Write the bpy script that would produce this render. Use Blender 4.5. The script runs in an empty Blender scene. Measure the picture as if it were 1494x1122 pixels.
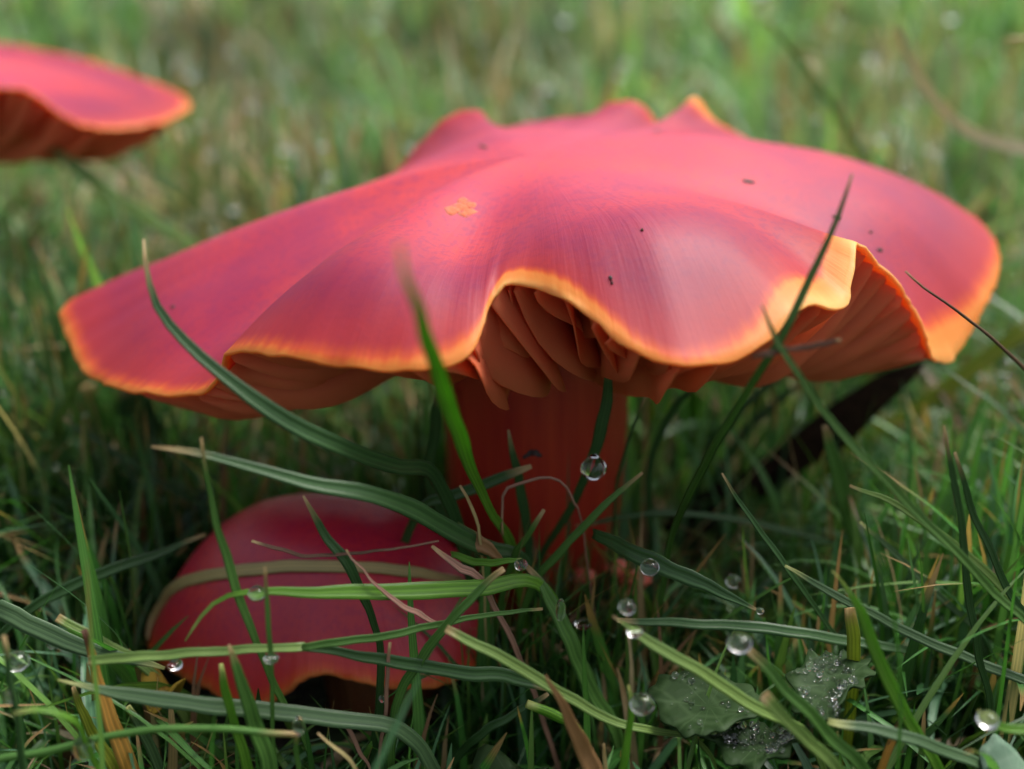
import bpy, bmesh, math, random
import numpy as np
from mathutils import Vector, noise
from mathutils.bvhtree import BVHTree

# ------------------------------------------------------------------ camera, sky, sun, exposure
# lengths below are in centimetres; U turns them into metres
U = 0.01
PITCH = math.radians(22.0)
CAM = np.array([0.0, -13.37, 8.26])
FPX = 747.0 / math.tan(math.radians(22.5))          # focal length in photo pixels
FWD = np.array([0.0, math.cos(PITCH), -math.sin(PITCH)])
UPV = np.array([0.0, math.sin(PITCH), math.cos(PITCH)])
RGT = np.array([1.0, 0.0, 0.0])

sc = bpy.context.scene
col = sc.collection
cd = bpy.data.cameras.new('camera')
cam = bpy.data.objects.new('camera', cd)
col.objects.link(cam)
cam.location = Vector(CAM * U)
cam.rotation_euler = (math.radians(90) - PITCH, 0, 0)
cd.sensor_width = 36.0
cd.lens = 18.0 / math.tan(math.radians(22.5))
cd.clip_start = 0.005
cd.clip_end = 500.0
cd.dof.use_dof = True
cd.dof.focus_distance = 0.110
cd.dof.aperture_fstop = 14.5
sc.camera = cam

SUN_EL, SUN_AZ = math.radians(62), math.radians(62)   # azimuth from +Y towards +X
w = bpy.data.worlds.new('World')
sc.world = w
w.use_nodes = True
nt = w.node_tree
bg = nt.nodes['Background']
sky = nt.nodes.new('ShaderNodeTexSky')
sky.sky_type = 'NISHITA'
sky.sun_disc = False
sky.sun_elevation = SUN_EL
sky.sun_rotation = SUN_AZ
sky.dust_density = 6.0
sky.air_density = 1.0
hs = nt.nodes.new('ShaderNodeHueSaturation')          # thin cloud: the blue washed out of the sky
hs.inputs['Saturation'].default_value = 0.44
nt.links.new(sky.outputs[0], hs.inputs['Color'])
nt.links.new(hs.outputs[0], bg.inputs['Color'])
bg.inputs['Strength'].default_value = 0.098

sd = bpy.data.lights.new('sun', 'SUN')
sd.energy = 2.0
sd.angle = math.radians(30)
sd.color = (1.0, 0.965, 0.92)
sun = bpy.data.objects.new('sun', sd)
col.objects.link(sun)
to_sun = Vector((math.sin(SUN_AZ) * math.cos(SUN_EL), math.cos(SUN_AZ) * math.cos(SUN_EL), math.sin(SUN_EL)))
sun.rotation_euler = (-to_sun).to_track_quat('-Z', 'Y').to_euler()
sun.location = to_sun * 2

sc.view_settings.view_transform = 'Standard'
sc.view_settings.look = 'None'
sc.view_settings.gamma = 1.0
sc.view_settings.use_curve_mapping = False
sc.view_settings.exposure = 1.05
sc.render.engine = 'CYCLES'
sc.cycles.use_denoising = True
sc.cycles.max_bounces = 10
sc.cycles.transparent_max_bounces = 8
sc.cycles.caustics_refractive = True
sc.cycles.sample_clamp_indirect = 6.0

rng = np.random.default_rng(7)
random.seed(7)

# ------------------------------------------------------------------ pixels to places
def ray(px, py):
    d = FWD * FPX + RGT * (px - 747.0) + UPV * (561.0 - py)
    return d / np.linalg.norm(d)

def at(px, py, Y):
    """point on the pixel's ray at the upright plane y = Y (cm)"""
    d = ray(px, py)
    return CAM + d * ((Y - CAM[1]) / d[1])

def project(P):
    d = P - CAM
    dep = d @ FWD
    return 747.0 + FPX * (d @ RGT) / dep, 561.0 - FPX * (d @ UPV) / dep, dep

# ------------------------------------------------------------------ mesh helpers
def tag(o, label=None, cat=None, group=None, kind=None):
    if label: o['label'] = label
    if cat: o['category'] = cat
    if group: o['group'] = group
    if kind: o['kind'] = kind
    return o

def mesh_obj(name, verts, faces, mat, parent=None, uv=None, colors=None, smooth=True, attr=None):
    me = bpy.data.meshes.new(name)
    v = np.asarray(verts, dtype=np.float64) * U
    if isinstance(faces, np.ndarray):
        n, k = faces.shape
        me.vertices.add(len(v)); me.vertices.foreach_set('co', v.ravel())
        me.loops.add(n * k); me.loops.foreach_set('vertex_index', faces.ravel().astype(np.int32))
        me.polygons.add(n)
        me.polygons.foreach_set('loop_start', np.arange(0, n * k, k, dtype=np.int32))
        me.polygons.foreach_set('loop_total', np.full(n, k, dtype=np.int32))
        me.update(calc_edges=True)
    else:
        me.from_pydata([tuple(p) for p in v], [], faces)
        me.update()
    if smooth:
        me.polygons.foreach_set('use_smooth', np.ones(len(me.polygons), dtype=bool))
    if uv is not None:
        lay = me.uv_layers.new(name='UVMap')
        li = np.zeros(len(me.loops), dtype=np.int32)
        me.loops.foreach_get('vertex_index', li)
        lay.data.foreach_set('uv', np.asarray(uv, dtype=np.float32)[li].ravel())
    if colors is not None:
        a = me.color_attributes.new('tint', 'FLOAT_COLOR', 'POINT')
        c = np.ones((len(v), 4), dtype=np.float32); c[:, :3] = colors
        a.data.foreach_set('color', c.ravel())
    if attr:
        for k_, arr in attr.items():
            a = me.attributes.new(k_, 'FLOAT', 'POINT')
            a.data.foreach_set('value', np.asarray(arr, dtype=np.float32))
    if mat: me.materials.append(mat)
    o = bpy.data.objects.new(name, me)
    col.objects.link(o)
    if parent: 
        o.parent = parent
        o.matrix_parent_inverse = parent.matrix_world.inverted()
    return o

def empty(name, loc):
    o = bpy.data.objects.new(name, None)
    o.empty_display_size = 0.01
    o.location = Vector(np.asarray(loc) * U)
    col.objects.link(o)
    bpy.context.view_layer.update()
    return o

def catmull(P, n, closed=False):
    """resample a polyline by a centripetal-like spline, evenly in arc length"""
    P = np.asarray(P, dtype=float)
    if closed:
        Q = np.vstack([P[-1], P, P[0], P[1]])
    else:
        Q = np.vstack([2 * P[0] - P[1], P, 2 * P[-1] - P[-2]])
    out = []
    m = len(Q) - 3
    sub = 24
    for i in range(m):
        p0, p1, p2, p3 = Q[i:i + 4]
        t = np.linspace(0, 1, sub, endpoint=False)[:, None]
        out.append(0.5 * (2 * p1 + (p2 - p0) * t + (2 * p0 - 5 * p1 + 4 * p2 - p3) * t ** 2 + (3 * p1 - p0 - 3 * p2 + p3) * t ** 3))
    out = np.vstack(out + [Q[-2][None]])
    seg = np.linalg.norm(np.diff(out[:, :3], axis=0), axis=1)
    s = np.concatenate([[0], np.cumsum(seg)])
    t = np.linspace(0, s[-1], n + 1 if closed else n)
    if closed: t = t[:-1]
    return np.stack([np.interp(t, s, out[:, k]) for k in range(out.shape[1])], axis=1)

def csmooth(A, sigma):
    """circular gaussian smoothing along axis 0"""
    n = len(A); r = int(3 * sigma)
    k = np.exp(-0.5 * (np.arange(-r, r + 1) / sigma) ** 2); k /= k.sum()
    idx = (np.arange(n)[:, None] + np.arange(-r, r + 1)[None]) % n
    return np.einsum('nrd,r->nd', A[idx], k)

def fbm(p, f, seed=0.0, octv=3):
    return noise.fractal(Vector((p[0] * f + seed, p[1] * f - seed, p[2] * f + 2 * seed)), 1.0, 2.0, octv)

# ------------------------------------------------------------------ materials
def new_mat(name):
    m = bpy.data.materials.new(name)
    m.use_nodes = True
    N, L = m.node_tree.nodes, m.node_tree.links
    return m, N, L, N['Principled BSDF']

def ramp(N, stops, interp='LINEAR'):
    r = N.new('ShaderNodeValToRGB')
    r.color_ramp.interpolation = interp
    while len(r.color_ramp.elements) < len(stops): r.color_ramp.elements.new(0.5)
    for e, (p, c) in zip(r.color_ramp.elements, stops):
        e.position = p
        e.color = (*c, 1) if len(c) == 3 else c
    return r

def mixc(N, L, fac, a, b, mode='MIX'):
    m = N.new('ShaderNodeMix'); m.data_type = 'RGBA'; m.blend_type = mode
    for sock, v in ((m.inputs[0], fac), (m.inputs[6], a), (m.inputs[7], b)):
        if isinstance(v, bpy.types.NodeSocket): L.new(v, sock)
        elif isinstance(v, (int, float)): sock.default_value = v
        else: sock.default_value = (*v, 1)
    return m.outputs[2]

def mathn(N, L, op, a, b=0.0, clamp=False):
    m = N.new('ShaderNodeMath'); m.operation = op; m.use_clamp = clamp
    for sock, v in ((m.inputs[0], a), (m.inputs[1], b)):
        if isinstance(v, bpy.types.NodeSocket): L.new(v, sock)
        else: sock.default_value = v
    return m.outputs[0]

def noise_n(N, L, vec, scale, detail=3.0, rough=0.55):
    n = N.new('ShaderNodeTexNoise')
    n.inputs['Scale'].default_value = scale
    n.inputs['Detail'].default_value = detail
    n.inputs['Roughness'].default_value = rough
    if vec: L.new(vec, n.inputs['Vector'])
    return n.outputs['Fac']

def scaled_uv(N, L, sx, sy, sz=1):
    u = N.new('ShaderNodeUVMap')
    mp = N.new('ShaderNodeMapping')
    mp.inputs['Scale'].default_value = (sx, sy, sz)
    L.new(u.outputs[0], mp.inputs[0])
    return mp.outputs[0]

def cap_material(name, red, crimson, warm, edge, edge_in, rough=0.55, thin=0.38):
    m, N, L, B = new_mat(name)
    geo = N.new('ShaderNodeTexCoord')
    obj = geo.outputs['Object']
    s = N.new('ShaderNodeAttribute'); s.attribute_name = 'rim'
    streak = noise_n(N, L, scaled_uv(N, L, 330, 3.2), 1.0, 4, 0.65)
    broad = noise_n(N, L, obj, 42, 3)
    fine = noise_n(N, L, obj, 1500, 3)
    c = mixc(N, L, mathn(N, L, 'MULTIPLY', ramp_out(N, L, broad, [(0.40, (0, 0, 0)), (0.62, (1, 1, 1))]), 0.75), red, warm)
    c = mixc(N, L, mathn(N, L, 'MULTIPLY', ramp_out(N, L, streak, [(0.40, (0, 0, 0)), (0.72, (1, 1, 1))]), 0.22), c, crimson)
    patch = noise_n(N, L, obj, 75, 2)
    c = mixc(N, L, mathn(N, L, 'MULTIPLY', ramp_out(N, L, patch, [(0.42, (0, 0, 0)), (0.66, (1, 1, 1))]), 0.6), c, crimson)
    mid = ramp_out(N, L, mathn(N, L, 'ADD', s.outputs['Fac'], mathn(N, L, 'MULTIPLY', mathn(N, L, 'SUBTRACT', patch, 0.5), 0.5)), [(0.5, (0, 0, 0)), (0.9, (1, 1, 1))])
    c = mixc(N, L, mathn(N, L, 'MULTIPLY', mid, 0.42), c, crimson)  # crimson deepens rimward: pigment, and shade of the front faces painted in
    c = mixc(N, L, mathn(N, L, 'MULTIPLY', ramp_out(N, L, fine, [(0.48, (0, 0, 0)), (0.62, (1, 1, 1))]), 0.62), c, crimson)
    # yellow-orange margin, uneven like the real one
    wob = noise_n(N, L, scaled_uv(N, L, 26, 1.0), 1.0, 3)
    wob2 = noise_n(N, L, scaled_uv(N, L, 260, 2.0), 1.0, 2)
    e = mathn(N, L, 'ADD', s.outputs['Fac'], mathn(N, L, 'MULTIPLY', mathn(N, L, 'SUBTRACT', wob, 0.5), 0.05))
    e = mathn(N, L, 'ADD', e, mathn(N, L, 'MULTIPLY', mathn(N, L, 'SUBTRACT', wob2, 0.5), 0.03))
    pre = ramp_out(N, L, e, [(edge_in - 0.11, (0, 0, 0)), (edge_in + 0.02, (1, 1, 1))], 'EASE')
    c = mixc(N, L, mathn(N, L, 'MULTIPLY', pre, 0.6), c, warm)
    c = mixc(N, L, ramp_out(N, L, e, [(edge_in, (0, 0, 0)), (min(edge_in + 0.05, 0.999), (1, 1, 1))], 'EASE'), c, edge)
    c = mixc(N, L, ramp_out(N, L, e, [(0.985, (0, 0, 0)), (1.005, (1, 1, 1))]), c, tuple(min(0.95, v * k_) for v, k_ in zip(edge, (1.05, 2.1, 2.6))))
    hi = N.new('ShaderNodeMapRange'); hi.interpolation_type = 'SMOOTHSTEP'
    L.new(e, hi.inputs['Value']); hi.inputs['From Min'].default_value = 1.005; hi.inputs['From Max'].default_value = 1.075
    c = mixc(N, L, mathn(N, L, 'MULTIPLY', hi.outputs[0], 0.9), c, tuple(min(0.95, v * k_) for v, k_ in zip(edge, (1.14, 4.0, 9.0))))  # cream on the widened edge, brightness of the lit fold put into colour
    L.new(c, B.inputs['Base Color'])
    B.inputs['Roughness'].default_value = rough
    B.inputs['Specular IOR Level'].default_value = 0.48
    B.inputs['Subsurface Weight'].default_value = 0.35
    B.inputs['Subsurface Radius'].default_value = (1.0, 0.28, 0.10)
    B.inputs['Subsurface Scale'].default_value = 0.0016
    B.inputs['Coat Weight'].default_value = 0.05
    B.inputs['Coat Roughness'].default_value = 0.22
    r = mathn(N, L, 'ADD', mathn(N, L, 'MULTIPLY', broad, 0.16), rough - 0.06)
    L.new(r, B.inputs['Roughness'])
    bp = N.new('ShaderNodeBump')
    bp.inputs['Strength'].default_value = 0.22
    bp.inputs['Distance'].default_value = 0.0003
    hgt = mathn(N, L, 'ADD', mathn(N, L, 'MULTIPLY', streak, 1.0), mathn(N, L, 'MULTIPLY', fine, 0.25))
    L.new(hgt, bp.inputs['Height'])
    L.new(bp.outputs[0], B.inputs['Normal'])
    # the thin outer flesh lets light through to the gills
    tr = N.new('ShaderNodeBsdfTranslucent')
    L.new(mixc(N, L, 0.5, c, edge), tr.inputs[0])
    mx = N.new('ShaderNodeMixShader')
    L.new(mathn(N, L, 'MULTIPLY', ramp_out(N, L, s.outputs['Fac'], [(0.45, (0, 0, 0)), (0.97, (1, 1, 1))]), thin), mx.inputs[0])
    L.new(B.outputs[0], mx.inputs[1]); L.new(tr.outputs[0], mx.inputs[2])
    L.new(mx.outputs[0], N['Material Output'].inputs[0])
    return m

def ramp_out(N, L, fac, stops, interp='LINEAR'):
    r = ramp(N, stops, interp)
    L.new(fac, r.inputs[0])
    return r.outputs[0]

def gill_material(name, deep, pale):
    m, N, L, B = new_mat(name)
    tc = N.new('ShaderNodeTexCoord')
    u = N.new('ShaderNodeUVMap')
    sep = N.new('ShaderNodeSeparateXYZ'); L.new(u.outputs[0], sep.inputs[0])
    n = noise_n(N, L, tc.outputs['Object'], 260, 3)
    e = mathn(N, L, 'ADD', sep.outputs['Y'], mathn(N, L, 'MULTIPLY', mathn(N, L, 'SUBTRACT', n, 0.5), 0.25))
    c = mixc(N, L, ramp_out(N, L, e, [(0.35, (0, 0, 0)), (0.98, (1, 1, 1))]), deep, pale)
    c = mixc(N, L, ramp_out(N, L, sep.outputs['X'], [(0.45, (0, 0, 0)), (1.0, (1, 1, 1))]), c, pale)
    L.new(c, B.inputs['Base Color'])
    B.inputs['Roughness'].default_value = 0.5
    B.inputs['Specular IOR Level'].default_value = 0.35
    B.inputs['Subsurface Weight'].default_value = 0.0
    tr = N.new('ShaderNodeBsdfTranslucent'); L.new(c, tr.inputs[0])
    mx = N.new('ShaderNodeMixShader'); mx.inputs[0].default_value = 0.55
    L.new(B.outputs[0], mx.inputs[1]); L.new(tr.outputs[0], mx.inputs[2])
    L.new(mx.outputs[0], N['Material Output'].inputs[0])
    bp = N.new('ShaderNodeBump'); bp.inputs['Strength'].default_value = 0.3; bp.inputs['Distance'].default_value = 0.0003
    L.new(noise_n(N, L, scaled_uv(N, L, 8, 3), 3.0, 3), bp.inputs['Height'])
    L.new(bp.outputs[0], B.inputs['Normal'])
    return m

def stem_material(name, a, b):
    m, N, L, B = new_mat(name)
    st = noise_n(N, L, scaled_uv(N, L, 46, 2.0), 1.0, 4, 0.6)
    c = mixc(N, L, ramp_out(N, L, st, [(0.35, (0, 0, 0)), (0.7, (1, 1, 1))]), a, b)
    L.new(c, B.inputs['Base Color'])
    B.inputs['Roughness'].default_value = 0.36
    B.inputs['Subsurface Weight'].default_value = 0.3
    B.inputs['Subsurface Radius'].default_value = (1.0, 0.3, 0.1)
    B.inputs['Subsurface Scale'].default_value = 0.002
    bp = N.new('ShaderNodeBump'); bp.inputs['Strength'].default_value = 0.5; bp.inputs['Distance'].default_value = 0.0005
    L.new(st, bp.inputs['Height']); L.new(bp.outputs[0], B.inputs['Normal'])
    return m

def blade_material(name, base, tipc, transl=0.35, rough=0.38, tip_at=0.93, spots=0.0, spotc=(0.12, 0.05, 0.02), vert=False):
    """grass: fine parallel veins, paler midrib, dry tip; vert = colour from the 'tint' attribute"""
    m, N, L, B = new_mat(name)
    u = N.new('ShaderNodeUVMap')
    sep = N.new('ShaderNodeSeparateXYZ'); L.new(u.outputs[0], sep.inputs[0])
    tc = N.new('ShaderNodeTexCoord')
    vein = noise_n(N, L, scaled_uv(N, L, 7, 0.35), 1.0, 2)
    blot = noise_n(N, L, tc.outputs['Object'], 190, 3)
    if vert:
        a = N.new('ShaderNodeAttribute'); a.attribute_name = 'tint'
        c0 = a.outputs['Color']
    else:
        rgb = N.new('ShaderNodeRGB'); rgb.outputs[0].default_value = (*base, 1); c0 = rgb.outputs[0]
    dark = mixc(N, L, 1.0, c0, (0.42, 0.5, 0.5), 'MULTIPLY')
    lite = mixc(N, L, 1.0, c0, (1.6, 1.4, 1.35), 'MULTIPLY')
    c = mixc(N, L, ramp_out(N, L, vein, [(0.3, (0, 0, 0)), (0.7, (1, 1, 1))]), dark, lite)
    c = mixc(N, L, mathn(N, L, 'MULTIPLY', ramp_out(N, L, blot, [(0.4, (0, 0, 0)), (0.7, (1, 1, 1))]), 0.4), c, lite)
    mid = mathn(N, L, 'ABSOLUTE', mathn(N, L, 'SUBTRACT', sep.outputs['X'], 0.5))
    c = mixc(N, L, mathn(N, L, 'MULTIPLY', ramp_out(N, L, mid, [(0.0, (1, 1, 1)), (0.09, (0, 0, 0))]), 0.8), c, lite)
    if not vert:
        # dry tip, and a yellow fade before it
        t = mathn(N, L, 'ADD', sep.outputs['Y'], mathn(N, L, 'MULTIPLY', mathn(N, L, 'SUBTRACT', blot, 0.5), 0.06))
        c = mixc(N, L, ramp_out(N, L, t, [(tip_at, (0, 0, 0)), (min(tip_at + 0.06, 1.0), (1, 1, 1))]), c, tipc)
        if spots > 0:
            sp = noise_n(N, L, scaled_uv(N, L, 1.2, 9), 1.0, 3)
            c = mixc(N, L, ramp_out(N, L, sp, [(1 - spots, (0, 0, 0)), (1 - spots + 0.05, (1, 1, 1))]), c, spotc)
    L.new(c, B.inputs['Base Color'])
    B.inputs['Roughness'].default_value = rough
    B.inputs['Specular IOR Level'].default_value = 0.45
    bp = N.new('ShaderNodeBump'); bp.inputs['Strength'].default_value = 0.5; bp.inputs['Distance'].default_value = 0.00012
    L.new(vein, bp.inputs['Height']); L.new(bp.outputs[0], B.inputs['Normal'])
    tr = N.new('ShaderNodeBsdfTranslucent')
    L.new(mixc(N, L, 1.0, c, (1.25, 1.35, 0.7), 'MULTIPLY'), tr.inputs[0])
    mx = N.new('ShaderNodeMixShader'); mx.inputs[0].default_value = transl
    L.new(B.outputs[0], mx.inputs[1]); L.new(tr.outputs[0], mx.inputs[2])
    L.new(mx.outputs[0], N['Material Output'].inputs[0])
    return m

def water_material():
    m, N, L, B = new_mat('dew_water')
    B.inputs['Base Color'].default_value = (1, 1, 1, 1)
    B.inputs['Roughness'].default_value = 0.0
    B.inputs['IOR'].default_value = 1.333
    B.inputs['Transmission Weight'].default_value = 1.0
    return m

def ground_material():
    m, N, L, B = new_mat('soil_and_thatch')
    tc = N.new('ShaderNodeTexCoord')
    n1 = noise_n(N, L, tc.outputs['Object'], 70, 5)
    n2 = noise_n(N, L, tc.outputs['Object'], 420, 4)
    n3 = noise_n(N, L, tc.outputs['Object'], 12, 4)
    c = mixc(N, L, n2, (0.008, 0.006, 0.004), (0.04, 0.028, 0.015))
    c = mixc(N, L, ramp_out(N, L, n1, [(0.42, (0, 0, 0)), (0.6, (1, 1, 1))]), c, (0.03, 0.055, 0.014))
    dist = N.new('ShaderNodeVectorMath'); dist.operation = 'LENGTH'
    L.new(tc.outputs['Object'], dist.inputs[0])
    far = ramp_out(N, L, mathn(N, L, 'MULTIPLY', dist.outputs['Value'], 0.25), [(0.3, (0, 0, 0)), (0.6, (1, 1, 1))])
    c = mixc(N, L, far, c, mixc(N, L, n3, (0.055, 0.11, 0.028), (0.11, 0.15, 0.05)))
    L.new(c, B.inputs['Base Color'])
    B.inputs['Roughness'].default_value = 0.9
    bp = N.new('ShaderNodeBump'); bp.inputs['Strength'].default_value = 0.8; bp.inputs['Distance'].default_value = 0.002
    L.new(n2, bp.inputs['Height']); L.new(bp.outputs[0], B.inputs['Normal'])
    return m

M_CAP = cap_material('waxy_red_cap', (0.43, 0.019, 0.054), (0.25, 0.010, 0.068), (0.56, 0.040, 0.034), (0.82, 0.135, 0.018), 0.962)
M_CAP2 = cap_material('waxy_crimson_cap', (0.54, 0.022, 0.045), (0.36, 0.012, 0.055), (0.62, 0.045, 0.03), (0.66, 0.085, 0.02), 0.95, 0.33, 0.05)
M_GILL = gill_material('orange_gill', (0.76, 0.070, 0.042), (0.94, 0.31, 0.15))
M_GILL2 = gill_material('dull_red_gill', (0.35, 0.06, 0.03), (0.6, 0.22, 0.1))
M_STEM = stem_material('red_fibrous_stem', (0.36, 0.022, 0.016), (0.50, 0.055, 0.022))
M_STEM2 = stem_material('tan_red_stem', (0.22, 0.07, 0.03), (0.3, 0.11, 0.05))
M_SCAR = stem_material('pale_orange_flesh', (0.62, 0.07, 0.035), (0.78, 0.24, 0.08))
M_WATER = water_material()
M_GROUND = ground_material()
TIP_TAN = (0.42, 0.30, 0.14); TIP_PALE = (0.5, 0.52, 0.2); TIP_BROWN = (0.12, 0.05, 0.025)
BM = {
    'bright': blade_material('bright_green_blade', (0.13, 0.32, 0.035), TIP_PALE, 0.42),
    'green':  blade_material('mid_green_blade', (0.085, 0.215, 0.045), TIP_TAN, 0.34),
    'plain':  blade_material('plain_green_blade', (0.060, 0.150, 0.030), (0.09, 0.15, 0.04), 0.3),
    'dark':   blade_material('deep_green_blade', (0.036, 0.100, 0.030), TIP_TAN, 0.22),
    'blue':   blade_material('grey_green_blade', (0.070, 0.145, 0.062), TIP_PALE, 0.28, 0.42),
    'pale':   blade_material('pale_green_blade', (0.17, 0.29, 0.075), TIP_TAN, 0.36, tip_at=0.965),
    'yellow': blade_material('yellow_green_blade', (0.26, 0.33, 0.045), TIP_TAN, 0.42),
    'straw':  blade_material('straw_blade', (0.46, 0.40, 0.19), TIP_TAN, 0.3, 0.5),
    'bleached': blade_material('bleached_stalk', (0.62, 0.56, 0.42), TIP_TAN, 0.3, 0.5),
    'tan':    blade_material('orange_tan_blade', (0.46, 0.27, 0.055), TIP_BROWN, 0.3, 0.5, 0.9, 0.36),
    'pink':   blade_material('pinkish_dry_blade', (0.34, 0.20, 0.15), TIP_TAN, 0.25, 0.6),
    'brown':  blade_material('brown_dry_blade', (0.10, 0.052, 0.030), TIP_TAN, 0.15, 0.6),
    'black':  blade_material('rotten_dark_blade', (0.020, 0.012, 0.010), TIP_BROWN, 0.05, 0.45),
    'half':   blade_material('brown_tipped_blade', (0.075, 0.15, 0.035), (0.30, 0.16, 0.065), 0.25, 0.5, 0.33),
}
M_LAWN = blade_material('lawn_blades', (0.08, 0.18, 0.03), TIP_TAN, 0.36, 0.30, vert=True)

# ------------------------------------------------------------------ the ground
def ground_z(x, y):
    """gentle rise behind the mushrooms, a little unevenness (cm)"""
    return (0.045 * np.maximum(y - 6, 0) * np.exp(-np.maximum(y - 6, 0) / 500.0)
            + 0.14 * np.sin(x * 0.9 + 1.3) * np.sin(y * 0.75 + 0.4) + 0.10 * np.sin(x * 2.1 + y * 1.3))

def build_ground():
    a = np.concatenate([-np.geomspace(30000, 40, 26), np.linspace(-36, 36, 73), np.geomspace(40, 30000, 26)])
    X, Y = np.meshgrid(a, a)
    Z = ground_z(X, Y)
    n = len(a)
    V = np.stack([X.ravel(), Y.ravel(), Z.ravel()], 1)
    i = np.arange(n * n).reshape(n, n)
    F = np.stack([i[:-1, :-1], i[:-1, 1:], i[1:, 1:], i[1:, :-1]], -1).reshape(-1, 4)
    o = mesh_obj('ground', V, F, M_GROUND)
    tag(o, kind='structure')
build_ground()

# ------------------------------------------------------------------ mushroom caps
class Cap:
    pass

def build_cap(root, C, rim, mat, gmat, ns=44, N=420, sig_in=16, t_rim=0.038, t_mid=0.55, lump=0.05,
              n_gill=160, gill_d=1.0, stem_r=1.0, seed=0.0, k_def=3.3, rimw=2.4, margin=None, soften=None, gscale=None, glean=0.0, bulges=()):
    C = np.asarray(C, float)
    pts = []
    for r in rim:
        p = at(r[0], r[1], r[2])
        pts.append([p[0], p[1], p[2], r[3] if len(r) > 3 else k_def])
    R = catmull(pts, N, closed=True)
    R = csmooth(R, 0.5)
    if soften is not None:      # the inrolled side of the arch: ease the tight turn of the edge
        qx, qy, _ = project(R[:, :3])
        wt = csmooth(np.array([[1.0 if soften(a_, b_, c_) else 0.0] for a_, b_, c_ in zip(qx, qy, R[:, 1])]), 2.0)
        R = R * (1 - wt) + csmooth(R, 3.2) * wt
    Rs = csmooth(R, sig_in)
    K = csmooth(R[:, 3:4], 6)[:, 0]
    S = np.concatenate([np.linspace(0.0, 0.8, int(ns * 0.65), endpoint=False), np.linspace(0.8, 1.0, ns - int(ns * 0.65))])
    S[0] = 0.004
    top = np.zeros((N, len(S), 3))
    for j, s in enumerate(S):
        wgt = s ** rimw
        Re = Rs[:, :3] * (1 - wgt) + R[:, :3] * wgt
        h = s ** K
        top[:, j, :2] = C[:2] + (Re[:, :2] - C[:2]) * s
        top[:, j, 2] = C[2] + (Re[:, 2] - C[2]) * h
    for (bx, by, bz, amp, ra, rb) in bulges:            # soft swellings and dents of the flesh
        d = ray(bx, by); q = CAM + d * ((bz - CAM[2]) / d[2])
        rad = q[:2] - C[:2]; rad = rad / np.linalg.norm(rad); tan = np.array([-rad[1], rad[0]])
        o = top[:, :, :2] - q[:2]
        g = np.exp(-((o @ rad) / ra) ** 2 - ((o @ tan) / rb) ** 2)
        top[:, :, 2] += amp * g * (1 - S[None] ** 7)
    for i in range(N):
        for j, s in enumerate(S):
            p = top[i, j]
            top[i, j, 2] += lump * fbm(p, 0.55, seed, 2) * (0.35 + 0.65 * s)
            rr = 0.022 * math.sin(i / N * math.tau * 57 + 3 * math.sin(i / N * math.tau * 5 + seed)) * max(0, s - 0.55) ** 1.5
            top[i, j, 2] += rr
            if s > 0.99:
                top[i, j, 2] += 0.03 * noise.noise(Vector((i * 0.31, seed, 0)))
                top[i, j, :2] += (R[i, :2] - C[:2]) * (0.006 * noise.noise(Vector((i * 0.23, seed, 5))) + 0.004 * noise.noise(Vector((i * 0.9, seed, 9))))
    # normals by differences
    du = np.roll(top, -1, 0) - np.roll(top, 1, 0)
    dv = np.gradient(top, axis=1)
    nrm = np.cross(dv, du)
    nrm /= np.maximum(np.linalg.norm(nrm, axis=2, keepdims=True), 1e-9)
    if nrm[:, 10, 2].mean() < 0: nrm = -nrm
    T = t_rim + (t_mid - t_rim) * (1 - S) ** 1.3
    bot = top - nrm * T[None, :, None]
    # the margin: two rounding rings between the top and bottom sheets
    outd = top[:, -1] - top[:, -2]; outd /= np.linalg.norm(outd, axis=1, keepdims=True)
    r1 = top[:, -1] - nrm[:, -1] * t_rim * 0.28 + outd * t_rim * 0.38
    r2 = top[:, -1] - nrm[:, -1] * t_rim * 0.75 + outd * t_rim * 0.34
    rows = [top[:, j] for j in range(len(S))] + [r1, r2] + [bot[:, j] for j in range(len(S) - 1, -1, -1)]
    A = np.stack(rows, 1)                                # (N, rows, 3)
    nr = A.shape[1]
    V = A.reshape(-1, 3)
    i = np.arange(N)[:, None]; j = np.arange(nr - 1)[None]
    a = i * nr + j; b = ((i + 1) % N) * nr + j
    F = np.stack([a, b, b + 1, a + 1], -1).reshape(-1, 4)
    # orient outward
    f0 = F[int(len(F) * 0.5 - (len(F) * 0.5) % (nr - 1)) + 5]
    nn = np.cross(V[f0[1]] - V[f0[0]], V[f0[2]] - V[f0[0]])
    if nn[2] < 0: F = F[:, ::-1]
    sv = np.concatenate([S, [1.02, 1.02], S[::-1]])
    uv = np.stack([np.repeat(np.arange(N) / N, nr), np.tile(sv, N)], 1)
    boost = np.zeros(N)
    if margin:
        qx, qy, _ = project(R[:, :3])
        for i_ in range(N): boost[i_] = margin(qx[i_], qy[i_], R[i_, 1])
        boost = csmooth(boost[:, None], 5)[:, 0]
    rimv = sv[None] + boost[:, None] * np.clip(sv[None], 0, 1) ** 4
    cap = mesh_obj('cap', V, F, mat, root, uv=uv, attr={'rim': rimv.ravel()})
    # shallower gills out to the left, deepest before the stem
    qx0 = project(R[:, :3])[0]
    gsc = np.interp(qx0, [300, 750, 900, 1000, 1300], [0.74, 1.0, 1.05, 1.22, 1.15])
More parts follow.
